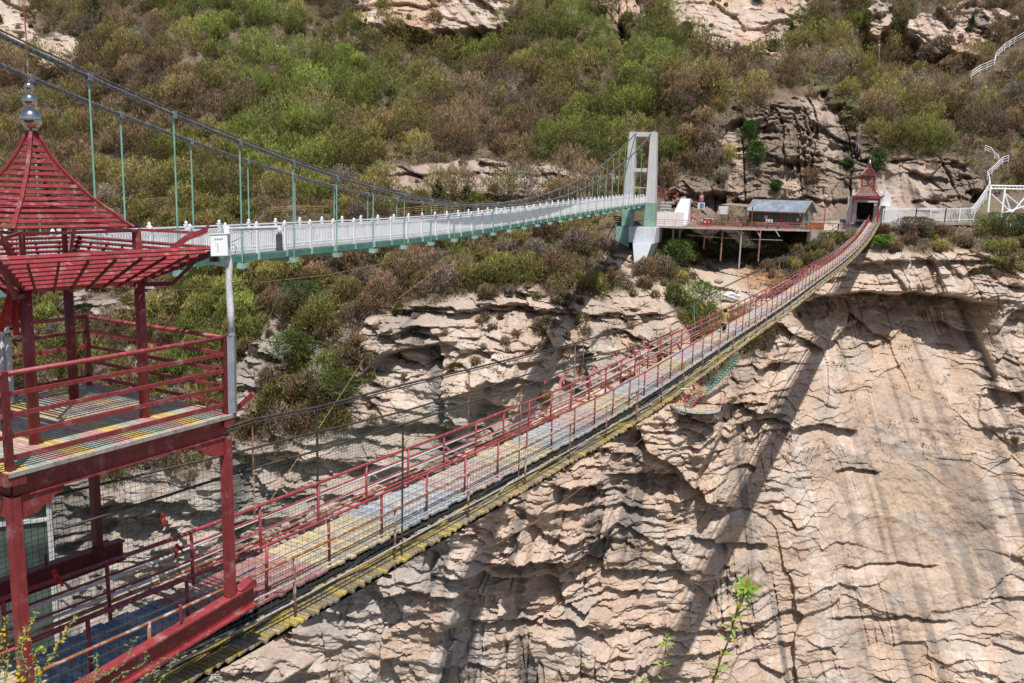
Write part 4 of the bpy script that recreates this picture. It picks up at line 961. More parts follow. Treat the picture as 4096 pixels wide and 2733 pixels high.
mb.add([Hp(HL+.08, 0, HH), Hp(HL+.08, HW, HH), Hp(HL+.08, HW*.5, HH+1.5)], [(0, 1, 2)]); o = mb.build('gable_wall', 'woodlight', ho)  # stronger sun on the gable end painted as a paler cladding
mb = MB(); mb.hexa([Hp(-.06, -.06, 0), Hp(HL+.06, -.06, 0), Hp(HL+.06, HW, 0), Hp(-.06, HW, 0), Hp(-.06, -.06, .54), Hp(HL+.06, -.06, .54), Hp(HL+.06, HW, .54), Hp(-.06, HW, .54)]); mb.build('plinth', 'stone', ho)
mb = MB()
for k in range(34):     # corrugated sheets
    u0 = -.55+(HL+1.15)*k/34; u1 = u0+(HL+1.15)/34; um = (u0+u1)/2
    for (v0, zz0, v1, zz1) in ((-.75, HH-.40, HW*.5, HH+1.56), (HW*.5, HH+1.56, HW+.6, HH-.3)):
        mb.add([Hp(u0, v0, zz0), Hp(um, v0, zz0+.06), Hp(u1, v0, zz0), Hp(u1, v1, zz1), Hp(um, v1, zz1+.06), Hp(u0, v1, zz1)], [(0, 1, 4, 5), (1, 2, 3, 4)])
for (v0, zz0, v1, zz1) in ((-.75, HH-.46, HW*.5, HH+1.5), (HW*.5, HH+1.5, HW+.6, HH-.36)):
    mb.hexa([Hp(-.55, v0, zz0-.06), Hp(HL+.6, v0, zz0-.06), Hp(HL+.6, v1, zz1-.06), Hp(-.55, v1, zz1-.06), Hp(-.55, v0, zz0), Hp(HL+.6, v0, zz0), Hp(HL+.6, v1, zz1), Hp(-.55, v1, zz1)])
mb.build('roof', 'roofblue', ho)
mb = MB(); mb.beam(Hp(-.55, -.76, HH-.48), Hp(HL+.6, -.76, HH-.48), .05, .16); mb.build('eave_board', 'wood', ho)
MAT['teal'] = worn('teal_window_frame', (.12, .27, .29), (.3, .4, .4), 3, .55, .7, .5)
for (x0, x1, y0, y1) in ((1210, 1283, 762, 822), (1330, 1403, 765, 828), (1450, 1530, 768, 832)):
    u0 = HL*(x0-1163)/417; u1 = HL*(x1-1163)/417; zb_, zt_ = 1.15, 2.42
    mb = MB()
    for u in (u0, u0+(u1-u0)/3, u0+(u1-u0)*2/3, u1): mb.beam(Hp(u, -.05, zb_), Hp(u, -.05, zt_), .07, .09, tuple(hx))
    for z in (zb_, zb_+.42, zt_): mb.beam(Hp(u0, -.06, z), Hp(u1, -.06, z), .09, .07)
    w_ = mb.build('window', 'teal', ho)
    mb = MB(); mb.hexa([Hp(u0, -.03, zb_), Hp(u1, -.03, zb_), Hp(u1, -.01, zb_), Hp(u0, -.01, zb_), Hp(u0, -.03, zt_), Hp(u1, -.03, zt_), Hp(u1, -.01, zt_), Hp(u0, -.01, zt_)]); mb.build('pane', 'glass', w_)
mb = MB(); v0, v1 = 1.1, 2.4
for v in (v0, v1): mb.beam(Hp(HL+.13, v, .9), Hp(HL+.13, v, 2.5), .07, .07)
for z in (.9, 2.5): mb.beam(Hp(HL+.14, v0, z), Hp(HL+.14, v1, z), .07, .07)
w_ = mb.build('window', 'teal', ho); mb = MB(); mb.box(Hp(HL+.11, (v0+v1)/2, 1.7), hx*.02, hy*(v1-v0), ZU*1.6); mb.build('pane', 'glass', w_)
def plate(x, y, w, h, mat, name, label, cat, dd=-.12):
    u = HL*(x-1163)/417; z = 1.15+(830-y)/70*1.27*.9; mb = MB(); mb.box(Hp(u, dd, z), hx*w, hy*.04, ZU*h); o = mb.build(name, mat); tag(o, label, cat); return o, Hp(u, dd-.03, z)
plate(1303, 800, .55, .62, 'whitewash', 'notice', 'white paper notice between the first and second house window', 'notice')
o, c = plate(1426, 817, .55, .6, 'darkred', 'wall_sign', 'dark red square sign with a pale mark left of the third house window', 'sign')
mb = MB(); mb.tube([c-hy*.0, c-hy*.02], .16, 10); mb.build('emblem', 'pinkribbon', o)
o, c = plate(1551, 812, .02, .02, 'white', 'round_sign', 'round white sign at the right end of the house front', 'sign'); mb = MB(); mb.tube([c, c-hy*.04], .22, 14); mb.build('face', 'white', o); mb = MB(); mb.tube([c-hy*.045, c-hy*.055], .09, 10); mb.build('emblem', 'grey', o)
o, c = plate(1403, 800, .12, .4, 'redbright', 'fire_extinguisher', 'small bright red extinguisher on the wall by the middle house window', 'extinguisher')
mb = MB(); mb.box(Hp(HL-.25, -.2, 2.35), hx*.22, hy*.2, ZU*.35); o = mb.build('wall_box', 'white'); tag(o, 'small white box high on the right corner of the house front', 'box')
# wooden benches hung in front of the house
for k, (x, y) in enumerate(((1268, 892), (1350, 896), (1438, 900))):
    c = at(*f4(x, y), 141.5); c = vert(c, ZT); e = empty('bench', c, ('red bench on the terrace below the first house window', 'red bench in the middle of the terrace beside the white notice box', 'red bench on the terrace below the third house window')[k], 'bench')
    mb = MB(); mb.box(c+ZU*.45, hx*1.9, hy*.4, ZU*.07); mb.build('seat', 'reddeck', e); mb = MB(); mb.box(c+ZU*.8-hy*.2, hx*1.9, hy*.05, ZU*.32); mb.build('backrest', 'reddeck', e)
    for s in (-.8, .8): mb = MB(); mb.box(c+hx*s+ZU*.21, hx*.08, hy*.35, ZU*.42); mb.build('leg', 'darkred', e)
c = vert(at(*f4(1325, 870), 140.5), ZT); e = empty('notice_box', c, 'small white board with two grey marks on the terrace railing', 'notice board')
mb = MB(); mb.box(c+ZU*1.25, hx*1.15, hy*.06, ZU*.55); b_ = mb.build('board', 'white', e); mb = MB(); mb.box(c+ZU*1.25-hy*.05+hx*.25, hx*.25, hy*.02, ZU*.3); mb.build('mark', 'grey', b_); mb = MB(); mb.box(c+ZU*1.25-hy*.05-hx*.25, hx*.25, hy*.02, ZU*.3); mb.build('mark', 'grey', b_)
for s in (-.4, .4): mb = MB(); mb.beam(c+hx*s, c+hx*s+ZU*1.0, .05, .05); mb.build('leg', 'grey', e)
# sign pole
c = vert(at(*f4(785, 862), 146), ZT); K = 146/3450/1.96
e = empty('sign_pole', c, 'pink and white sign pole with a picture panel on the terrace left of the shelter', 'sign pole')
mb = MB(); mb.tube([c, c+ZU*6.1], .08, 8); mb.build('pole', 'pinkribbon', e)
mb = MB(); mb.box(c+ZU*4.6, hx*.75, hy*.1, ZU*1.1); o = mb.build('upper_panel', 'redbright', e)
MAT['pinkpanel'] = worn('pink_panel', (.62, .22, .30), (.7, .5, .5), 3, .55, .7, .5); o.data.materials[0] = MAT['pinkpanel']
mb = MB(); mb.box(c+ZU*4.85-hy*.07, hx*.34, hy*.02, ZU*.3); mb.build('emblem', 'white', o)
mb = MB(); mb.box(c+ZU*3.3, hx*1.25, hy*.1, ZU*1.15); o2 = mb.build('picture_panel', 'white', e)
MAT['blue'] = worn('blue_picture', (.20, .38, .62), (.4, .5, .4), 1.2, .5, .6, .5); mb = MB(); mb.box(c+ZU*3.3-hy*.06+hx*.15, hx*.7, hy*.02, ZU*.8); mb.build('picture', 'blue', o2)
mb = MB(); mb.box(c+ZU*6.0, hx*1.0, hy*.06, ZU*.25); mb.build('top_sign', 'grey', e)
# two red boxes
for k, x in enumerate((831, 855)):
    c = vert(at(*f4(x, 862), 144), ZT); e = empty('litter_bin', c, ('left one of the two bright red bins beside the sign pole', 'right one of the two bright red bins beside the sign pole')[k], 'bin')
    mb = MB(); mb.box(c+ZU*.62, hx*.85, hy*.6, ZU*.95); b_ = mb.build('body', 'redbright', e); mb = MB(); mb.box(c+ZU*1.12, hx*.9, hy*.65, ZU*.06); mb.build('lid', 'darkred', e)
    mb = MB(); mb.tube([c+ZU*.68-hy*.31, c+ZU*.68-hy*.33], .16, 10); mb.build('emblem', 'white', b_)
    for s in (-.35, .35): mb = MB(); mb.beam(c+hx*s, c+hx*s+ZU*.15, .07, .07); mb.build('leg', 'black', e)
# blank board on legs
c = vert(at(*f4(961, 865), 146), ZT); e = empty('notice_board', c, 'blank white notice board on wooden legs left of the shelter', 'notice board')
mb = MB(); mb.box(c+ZU*2.7, hx*1.75, hy*.1, ZU*1.35); mb.build('board', 'white', e)
for s in (-.75, .75): mb = MB(); mb.beam(c+hx*s, c+hx*s+ZU*2.9, .1, .1, tuple(hx)); mb.build('leg', 'bamboo', e)
# small shelter
c = vert(at(*f4(1068, 865), 148), ZT); e = empty('shelter', c, 'small open shelter with a thin tan roof between the board and the house', 'shelter')
mb = MB(); mb.hexa([c+hx*a+hy*b+ZU*z for a, b, z in ((-2.4, -1.4, 3.5), (2.4, -1.4, 3.3), (2.4, 1.6, 3.6), (-2.4, 1.6, 3.8), (-2.4, -1.4, 3.6), (2.4, -1.4, 3.4), (2.4, 1.6, 3.7), (-2.4, 1.6, 3.9))]); mb.build('roof', 'woodlight', e)
for a, b in ((-2.2, -1.2), (2.2, -1.2), (-2.2, 1.3), (2.2, 1.3)): mb = MB(); mb.beam(c+hx*a+hy*b, c+hx*a+hy*b+ZU*3.4, .14, .14, tuple(hx)); mb.build('post', 'wood', e)
c2 = c-hy*.4; e = empty('stacked_crates', c2, 'stack of brown crates under the small shelter', 'crates')
for k in range(3): mb = MB(); mb.box(c2+ZU*(.3+.42*k), hx*(2.6-.5*k), hy*.9, ZU*.36); mb.build('crate', 'rust', e)
# red stair with pale steps
def stair(name, p0, p1, wdt, n, mat, label, cat, railmat=None, h=1.0, rr_=1.):
    e = empty(name, p0, label, cat); d_ = p1-p0; hd = nrm([d_[0], d_[1], 0]); sd = np.cross(hd, ZU); mb = MB()
    for k in range(n):
        c = p0+d_*(k+.5)/n; mb.box(c, hd*np.linalg.norm(d_[:2])/n*1.05, sd*wdt, ZU*.07)
    mb.build('steps', mat, e, kind='stuff' if n > 40 else 'thing') if False else mb.build('steps', mat, e)
    for s in (-.5, .5):
        mb = MB(); mb.beam(p0+sd*wdt*s-ZU*.1, p1+sd*wdt*s-ZU*.1, .06, .2); mb.build('stringer', railmat or mat, e)
        mb = MB(); mb.tube([p0+sd*wdt*s+ZU*h, p1+sd*wdt*s+ZU*h], .045*rr_, 6); mb.tube([p0+sd*wdt*s+ZU*h*.5, p1+sd*wdt*s+ZU*h*.5], .03*rr_, 6)
        m_ = max(2, int(np.linalg.norm(d_)/1.1))
        for k in range(m_+1): c = p0+d_*k/m_+sd*wdt*s; mb.tube([c, c+ZU*h], .035*rr_, 5)
        mb.build('handrail', railmat or mat, e)
    return e
stair('red_staircase', vert(at(*f4(745, 830), 147), ZT+1.0), at(*f4(600, 790), 150), 1.6, 12, 'redbright', 'bright red steel staircase climbing left behind the sign pole', 'staircase', 'redbright')
stair('white_staircase', vert(at(*f4(738, 880), 143), ZT), at(*f4(650, 818), 146), 1.4, 8, 'palerail', 'short pale staircase with light railings below the red one', 'staircase', 'palerail')
post_rail('upper_railing', [at(*f4(440, 700), 151), at(*f4(500, 692), 152), at(*f4(595, 686), 153)], 2.0, 3, .05, 'redbright', 'red railing on the ledge behind the white anchor block', 'railing', 2.)
# low white wall in front of the anchor block
mb = MB(); a = vert(at(*f4(436, 895), 139.5), 0); b = vert(at(*f4(648, 885), 141), 0)
mb.beam(vert(a, ZT+1.1), vert(b, ZT+1.1), .5, 2.2); o = mb.build('low_wall', 'whitewash'); tag(o, 'low white wall along the terrace right of the tower', 'wall')
# lamp post, table, crates right of the house
c = vert(at(*f4(1752, 915), 140.5), ZT); e = empty('lamp_post', c, 'slim red lamp post with a white globe right of the house', 'lamp post')
mb = MB(); mb.tube([c, c+ZU*5.3], .075, 8); mb.build('pole', 'redbright', e); ball(c+ZU*5.45, .2, 12).build('globe', 'white', e, smooth=True)
c = vert(at(*f4(1745, 880), 142), ZT); mb = MB(); mb.box(c+ZU*1.15, hx*6.0, hy*.8, ZU*.12); e = empty('long_table', c, 'long low table with a blue cover right of the house', 'table'); mb.build('tabletop', 'blue', e)
for s in (-2.6, 0, 2.6): mb = MB(); mb.beam(c+hx*s, c+hx*s+ZU*1.1, .3, .12); mb.build('leg', 'stone', e)
c = vert(at(*f4(1685, 905), 141), ZT); mb = MB(); mb.box(c+ZU*.6, hx*1.9, hy*.8, ZU*1.1); mb.box(c+ZU*1.2, hx*2.0, hy*.9, ZU*.08); o = mb.build('orange_cabinet', 'orange'); tag(o, 'orange brown cabinet at the right end of the terrace', 'cabinet')
# pale stone retaining wall between terrace and gate
mb = MB(); pts = [flat(*f4(1640, 930), 140, 0), flat(*f4(1760, 940), 141, 0), flat(*f4(1870, 930), 143, 0), flat(*f4(1900, 900), 147, 0)]
for a, b in zip(pts[:-1], pts[1:]): mb.beam(vert(a, ZT-.9), vert(b, ZT-.9), 1.0, 1.9)
o = mb.build('rubble_wall', 'stone'); tag(o, 'grey rubble wall between the terrace and the footbridge gate', 'wall')
# ------------------------------------------------------------------ gatehouse
GC = vert(at(3457, 880, 143), 0); gz = -2.95; ga_ = nrm([.36, .93, 0]); gr_ = np.array([ga_[1], -ga_[0], 0])
GS = .98; G = lambda a, b, z: GC+ga_*a*GS+gr_*b*GS+np.array([0, 0, gz+z*.675])
gt = empty('gatehouse', G(2.5, 0, 0), 'whitewashed gatehouse with small battlements at the far end of the footbridge', 'gatehouse')
mb = MB(); A0 = 2.6
def gb(mb, a0, a1, b0, b1, z0, z1): mb.hexa([G(a0, b0, z0), G(a0, b1, z0), G(a1, b1, z0), G(a1, b0, z0), G(a0, b0, z1), G(a0, b1, z1), G(a1, b1, z1), G(a1, b0, z1)])
gb(mb, A0, A0+3, -2.9, -1.35, -1.2, 5.9); gb(mb, A0, A0+3, 1.35, 3.9, -1.6, 6.9); gb(mb, A0, A0+3, -1.34, 1.34, 4.5, 5.9); gb(mb, A0+.3, A0+2.7, -2.3, 1.34, 5.91, 6.9)
mb.build('wall', 'whitewash', gt)
mb = MB(); gb(mb, A0+1.2, A0+2.9, -1.34, 1.34, -.3, 4.49); mb.build('doorway_shade', 'dark', gt)  # near-black block painted as the shade in the gate opening
mb = MB()
for k in range(7): gb(mb, A0+.3, A0+.9, -2.3+k*.88, -1.85+k*.88, 6.91, 7.6)
mb.build('battlement', 'whitewash', gt)
mb = MB()
for k in range(3): gb(mb, A0-.4+.3*k, A0+.9, -1.3, 1.3, -.3+.02, .0+.14*k)
mb.build('threshold', 'stone', gt)
for s in (-1, 1):
    mb = MB(); mb.tube([G(A0+.1, s*1.2, 0), G(A0+.1, s*1.2, 1.1)], .05, 6); mb.tube([G(A0+.1, s*1.2, 1.1), G(A0+1.1, s*1.2, 1.1)], .04, 6)
    for k in range(5): mb.tube([G(A0+.1+.25*k, s*1.2, 0), G(A0+.1+.25*k, s*1.2, 1.1)], .03, 5)
    mb.build('gate_leaf', 'grey', gt)
mb = MB(); b0 = at(3536, 888, 141.5); b1 = at(3594, 888, 142)
mb.hexa([vert(b0, -4.6), vert(b1, -4.6), vert(b1, -4.6)+(.8, 5, 0), vert(b0, -4.6)+(.8, 5, 0), vert(b0, -.35), vert(b1, -.5)-(.3, 0, 0), vert(b1, -.6)+(.6, 5, 0), vert(b0, -.35)+(.8, 5, 0)])
o = mb.build('white_block', 'whitewash'); tag(o, 'plain white block room attached right of the gatehouse', 'outbuilding')
mb = MB(); mb.beam(at(3515, 892, 137.8), at(3534, 955, 138), 2.4, 1.8, (1, 0, 0)); a = at(3512, 950, 138.5)
mb = MB(); b0 = vert(at(3490, 890, 139), 0); b1 = vert(at(3534, 890, 138.5), 0); mb.beam(vert(b0, -5.6), vert(b1, -5.6), 1.6, 4.6); o = mb.build('gate_footing', 'concrete'); tag(o, 'bare concrete footing below the right side of the gatehouse', 'footing')
# far pavilion on the gate, two tiers
fp = empty('gate_pavilion', G(0, 0, 0), 'small two tier dark red slatted pavilion standing in front of the white gatehouse', 'pavilion')
fq = [(1, 1), (1, -1), (-1, -1), (-1, 1)]; S0 = 2.0
for (a, b) in fq:
    mb = MB(); mb.beam(G(a*S0, b*S0, -.3 if b < 0 else -1.5), G(a*S0, b*S0, 5.4), .24, .24, tuple(ga_)); mb.build('leg', 'red', fp)
def gring(mb, s, z, w, h):
    for i in range(4):
        (a0, b0), (a1, b1) = fq[i], fq[(i+1) % 4]; mb.beam(G(a0*s, b0*s, z), G(a1*s, b1*s, z), w, h)
mb = MB(); gring(mb, S0, 5.4, .22, .35); mb.build('eave_beam', 'red', fp)
mb = MB()
for k in range(4): gring(mb, S0+.05+.18*k, 5.6+.14*k, .10, .04)
mb.build('lower_eave', 'red', fp)
mb = MB()
for k in range(14):
    f = k/13; s = .95+(1.95-.95)*(1-f)**1.7; gring(mb, s, 5.95+2.6*f, .12, .05)
lo_ = mb.build('lower_roof', 'red', fp)
for (a, b) in fq:
    mb = MB(); mb.tube([G(a*(.95+(1.0)*(1-f)**1.7), b*(.95+(1.0)*(1-f)**1.7), 6.0+2.6*f) for f in np.linspace(0, 1, 7)], .10, 5); mb.tube([G(a*S0, b*S0, 5.5), G(a*2.55, b*2.55, 6.0), G(a*2.62, b*2.62, 6.4)], .08, 5); mb.build('hip_rib', 'red', lo_)
    mb = MB(); mb.tube([G(a*.95, b*.95, 8.5), G(a*.95, b*.95, 10.6)], .12, 8); mb.build('column', 'red', fp)
mb = MB(); gring(mb, .95, 8.55, .16, .2); gring(mb, .98, 9.3, .05, .06); gring(mb, .98, 9.0, .05, .06); gring(mb, 1.0, 10.6, .16, .2); gring(mb, 1.3, 10.95, .12, .05); gring(mb, 1.15, 10.8, .12, .05); mb.build('upper_frame', 'red', fp)
mb = MB()
for k in range(12):
    f = k/11; s = .12+1.1*(1-f)**1.6; gring(mb, s, 11.0+2.7*f, .11, .05)
up2 = mb.build('spire_roof', 'red', fp)
for (a, b) in fq:
    mb = MB(); mb.tube([G(a*(.1+1.1*(1-f)**1.6), b*(.1+1.1*(1-f)**1.6), 11.05+2.75*f) for f in np.linspace(0, 1, 6)], .07, 5); mb.tube([G(a*1.2, b*1.2, 11.0), G(a*1.5, b*1.5, 11.15), G(a*1.52, b*1.52, 11.5)], .06, 5); mb.build('hip_rib', 'red', up2)
for z_, r_ in ((14.0, .24), (14.42, .17), (14.75, .1)): ball(G(0, 0, z_), r_*1.1, 12).build('finial_ball', 'steel', fp, smooth=True)
for s in (-.3, .3): mb = MB(); mb.box(G(-.3, s, 9.4), gr_*.3, ga_*.3, ZU*.35); o = mb.build('loudspeaker', 'whitehose', fp)
mb = MB(); mb.tube([G(-1.9, 2.15, -1.4), G(-1.9, 2.1, -9.6)], .11, 8); mb.build('right_prop', 'redbright', fp)
# ------------------------------------------------------------------ white fence to the right, truss lookout, hut at the frame edge
def baluster_fence(name, pts, h, mat, label, cat='fence', sp=.28):
    e = empty(name, pts[0], label, cat)
    for z in (h, h-.14, .12): mb = MB(); mb.tube([p+ZU*z for p in pts], .045, 5); mb.build('rail', mat, e)
    mb = MB()
    for a, b in zip(pts[:-1], pts[1:]):
        n = int(np.linalg.norm(b-a)/sp)
        for k in range(n): p = a+(b-a)*k/n; mb.beam(p, p+ZU*h, .09, .05)
    mb.build('baluster', mat, e, kind='stuff')
    for a, b in zip(pts[:-1], pts[1:]):
        n = max(1, int(np.linalg.norm(b-a)/2.4))
        for k in range(n+1): p = a+(b-a)*k/n; mb = MB(); mb.beam(p-ZU*.2, p+ZU*(h+.12), .13, .13); mb.build('post', mat, e)
    return e
zf = lambda px, py, d: at(px, py, d)
FP = [zf(*f5(842, 662), 139), zf(*f5(1100, 658), 140), zf(*f5(1330, 655), 141), zf(*f5(1555, 650), 142)]
baluster_fence('white_fence', FP, 2.0, 'white', 'white baluster fence along the cliff edge right of the gatehouse')
baluster_fence('white_fence', [zf(*f5(1845, 697), 139), zf(*f5(1960, 706), 139), zf(*f5(2150, 722), 139)], 1.9, 'white', 'short white fence at the right edge of the photo below the truss')
mb = MB()
for a, b in zip(FP[:-1], FP[1:]): mb.beam(a-ZU*.45+(0, .6, 0), b-ZU*.45+(0, .6, 0), 1.8, .5)
o = mb.build('path_kerb', 'stone'); tag(o, 'pale stone kerb of the path behind the white fence', 'kerb')
tr = empty('truss_lookout', at(*f5(1775, 620), 146), 'white steel truss with crossed braces at the right edge of the photo', 'truss')
def tb(x0, y0, x1, y1, r, d0=146, d1=None): mb = MB(); mb.tube([at(*f5(x0, y0), d0), at(*f5(x1, y1), d1 or d0)], r, 6); return mb
for a in ((1690, 378, 2150, 388), (1690, 402, 2150, 412)): tb(*a, .13).build('top_rail', 'white', tr)
for k in range(16): x = 1700+28*k; tb(x, 380, x, 402, .05).build('baluster', 'white', tr)
for a in ((1690, 378, 1666, 625), (1803, 395, 1774, 625), (2080, 400, 2060, 720)): tb(*a, .17).build('post', 'white', tr)
for a in ((1697, 445, 1940, 672), (1803, 440, 1985, 590), (1985, 440, 1812, 645), (1985, 530, 1735, 612), (1803, 450, 1870, 650)): tb(*a, .12).build('brace', 'white', tr)
for a in ((1742, 405, 1742, 580), (1845, 405, 1835, 640), (1868, 405, 1855, 640), (1905, 405, 1895, 640), (1925, 405, 1925, 640)): tb(*a, .04, 150).build('cable', 'lightcable', tr)
hu = at(*f5(1985, 830), 137.); e = empty('small_building', hu, 'small grey building with white framed windows cut by the right edge of the photo', 'building')
c = hu+np.array([2.5, 2.5, 2.2]); mb = MB(); mb.box(c, (6.4, .6, 0), (-.4, 4, 0), ZU*4.4); mb.build('wall', 'grey', e)
mb = MB(); mb.box(c+ZU*2.3, (7.0, .6, 0), (-.4, 4.6, 0), ZU*.3); mb.build('roof', 'reddeck', e)
for k in range(3):
    q = c+np.array([-2.1+2.1*k, -2.0-.2+.2*k, .3]); mb = MB()
    for dx in (-.9, 0, .9): mb.beam(q+(dx, -.1, -1.2), q+(dx, -.1, 1.2), .12, .12)
    for dz in (-1.2, .1, 1.2): mb.beam(q+(-.95, -.12, dz), q+(.95, -.12, dz), .12, .1)
    w_ = mb.build('window', 'white', e); mb = MB(); mb.box(q+(0, -.05, 0), (1.8, .1, 0), (0, .04, 0), ZU*2.4); mb.build('pane', 'glass', w_)
# stair railings up the slope
def slope_rail(pix, h, mat, label, name='stair_railing'):
    pts = [surf(*p)+ZU*.1 for p in pix]; return post_rail(name, pts, h, 3, .065, mat, label, 'railing', 2.0, r2=.05)
slope_rail([f5(1535, 630), f5(1590, 560), f5(1640, 490), f5(1682, 420), f5(1680, 370), f5(1662, 330), f5(1700, 300), f5(1738, 262), f5(1780, 225), f5(1825, 205)], 1.5, 'white', 'white stair railing zigzagging up the slope right of the cliff')
slope_rail([f5(1752, 215), f5(1738, 190), f5(1715, 175), f5(1690, 140), f5(1650, 110)], 1.2, 'white', 'short white railing above the bend of the slope stairs')
slope_rail([(3895, 305), (3925, 290), (3975, 270), (3983, 240), (4020, 205), (4060, 180), (4100, 158), (4160, 150)], 1.7, 'white', 'white railing of the highest stairs near the upper right corner')
slope_rail([f5(1560, 632), f5(1610, 565), f5(1660, 500)], 1.3, 'pipewhite', 'second pale railing beside the lowest slope stairs')
# antenna masts
def mast(px, y0, y1, d, label, r=.05):
    a = at(px, y1, d); b = at(px+2, y0, d); mb = MB(); e = empty('antenna_mast', a, label, 'mast')
    mb.tube([a-ZU*1.5, b], r, 5); mb.build('pole', 'lightcable', e); mb = MB()
    q = .5
    mb.tube([a-(q, 0, 1.5), b], .03, 4); mb.tube([a+(q, 0, -1.5), b], .03, 4)
    for k in range(9): f = k/9; m_ = a+(b-a)*f; ww = q*(1-f); mb.tube([m_-(ww, 0, 0), m_+(ww, 0, .1)], .02, 4)
    mb.build('lattice', 'lightcable', e)
mast(3516, 180, 300, 183, 'tall thin lattice mast on the upper right slope')
mast(3437, 500, 570, 152, 'short thin mast on top of the cliff above the gate')
# bamboo fences on the path across the hill
def bamboo(pix, label):
    pts = [surf(*p)+ZU*.2-np.array([0, 1.2, 0]) for p in pix]; post_rail('bamboo_fence', pts, 1.0, 3, .06, 'bamboo', label, 'fence', 1.6)
bamboo([(1110, 862), (1200, 858), (1300, 856)], 'short yellow bamboo rail on the hillside left of the evergreens')
bamboo([(1590, 862), (1660, 855), (1740, 852), (1830, 850)], 'yellow bamboo rail on the hillside below the two small evergreens')
bamboo([(430, 812), (560, 822), (700, 815), (860, 818)], 'faint yellow rail on the hill seen through the hangers at the left')
bamboo([f4(-20, 905), f4(60, 885), f4(170, 880)], 'yellow bamboo fence just left of the tower base')
# round balcony hung on the cliff and its stairs
BD = 110.; bc = at(2785, 1600, BD+1.5); BR = 3.1; bz = at(2785, 1640, BD)[2]
BC = vert(bc, bz); ba = empty('cliff_balcony', BC, 'round railed balcony with yellow striped floor hung on the cliff under the footbridge', 'balcony')
mb = MB(); n_ = 28; st_ = 9
for k in range(st_):
    y0 = -BR+2*BR*k/st_; y1 = y0+2*BR/st_-.04; x0 = math.sqrt(max(.3, BR*BR-max(abs(y0), abs(y1))**2)); mb.col = ((.55, .42, .14), (.48, .40, .34), (.50, .44, .38))[k % 3]
    mb.box(BC+((0, (y0+y1)/2, .05)), (2*x0, 0, 0), (0, y1-y0, 0), ZU*.08)
mb.build('floor', 'planks', ba)
ringp = [BC+np.array([BR*math.cos(a), BR*.98*math.sin(a), 0]) for a in np.linspace(math.radians(170), math.radians(370), 26)]
mb = MB()
for a, b in zip(ringp[:-1], ringp[1:]): mb.beam(a, b, .12, .28)
mb.build('rim', 'bluewash', ba)
for z in (1.4, 1.0, .6):
    mb = MB(); mb.tube([p+ZU*z for p in ringp], .022, 5); mb.build('rail', 'redbright', ba)
for p in ringp[::2]: mb = MB(); mb.tube([p, p+ZU*1.42], .024, 5); mb.build('post', 'redbright', ba)
for x in (-1.8, -.3, 1.4): mb = MB(); mb.beam(BC+(x, -1.6, -.15), BC+(x, 2.5, -2.6), .14, .16); mb.build('brace', 'rust', ba)
stair('balcony_stairs', vert(at(2748, 1640, BD+.5), bz+.1), at(2800, 1560, BD+2), .9, 12, 'palegreen', 'short steep stairs from the balcony floor to the small landing', 'stairs', 'redbright', 1.0, .5)
stair('green_stairs', at(2822, 1572, BD+2), at(2948, 1438, BD+5), .34, 14, 'palegreen', 'long pale green stairs climbing from the balcony to the footbridge edge', 'stairs', 'green', .9, .4)
mb = MB(); mb.box(at(2790, 1568, BD+2.2), (2.2, 0, 0), (0, 1.6, 0), ZU*.12); mb.box(at(2945, 1436, BD+5), (1.2, 0, 0), (0, 1.2, 0), ZU*.12)
mb = MB(); mb.box(at(2800, 1566, BD+2.2), (2.4, .2, 0), (-.1, 1.5, 0), ZU*.12); o = mb.build('stair_landing', 'bamboo'); tag(o, 'small yellowish landing between the two flights above the balcony', 'landing')
post_rail('red_mesh_rail', [at(2700, 1640, BD+1), at(2760, 1580, BD+1.5), at(2800, 1530, BD+2.5), at(2880, 1460, BD+4)], 1.1, 3, .02, 'redbright', 'red rail climbing from the balcony along the cliff', 'railing', .6)
_p0 = Rp(31, .1, 0)
wire('hanging_conduit', [Rp(26.5, .1, .05), Rp(27.5, .3, -.1), at(2715, 1560, 60), at(2735, 1610, 75), at(2745, 1650, 80), at(2738, 1660, 84), at(2700, 1645, 90)], .05, 'whitehose', 'white conduit looping down from the footbridge in front of the balcony', 'conduit')
wire('hanging_conduit', [Rp(23.5, .2, -.02), at(2640, 1612, 50), at(2680, 1620, 62), at(2720, 1648, 76)], .035, 'whitehose', 'pale conduit running from the walkway edge to the left of the balcony', 'conduit')
# boulder and woodpile in the gully
def rock_obj(name, c, r, mat, label, cat, seed=1, sq=(1.3, 1, .75)):
    vs = []; fs = []; nu, nv = 16, 10; R_ = random.Random(seed); ph = [R_.random()*6 for _ in range(6)]
    for j in range(nv+1):
        for i in range(nu):
            th = 2*math.pi*i/nu; f = math.pi*j/nv; d = np.array([math.cos(th)*math.sin(f), math.sin(th)*math.sin(f), math.cos(f)])
            m_ = 1+.13*math.sin(3*d[0]*2+ph[0])+.12*math.sin(5*d[1]+ph[1]+2*d[2])+.08*math.sin(9*d[2]+4*d[0]+ph[2]); vs.append(np.asarray(c)+d*r*m_*np.array(sq))
    for j in range(nv):
        for i in range(nu): fs.append((j*nu+i, (j+1)*nu+i, (j+1)*nu+(i+1) % nu, j*nu+(i+1) % nu))
    mb = MB(); mb.add(vs, fs); o = mb.build(name, mat); return tag(o, label, cat)
rock_obj('boulder', surf(2918, 1200)+(0, -1.0, .6), .95, 'whitewash', 'large white boulder beside the gully path', 'boulder', 3)
for k, (x, y, r, lab) in enumerate(((2870, 1128, .5, 'small grey rock on the scree above the white boulder'), (3010, 1185, .6, 'brownish rock right of the white boulder'), (2800, 1165, .55, 'rounded pale rock left of the gully path'))):
    rock_obj('boulder', surf(x, y)+(0, -.5, .2), r, 'stone', lab, 'boulder', 7+k)
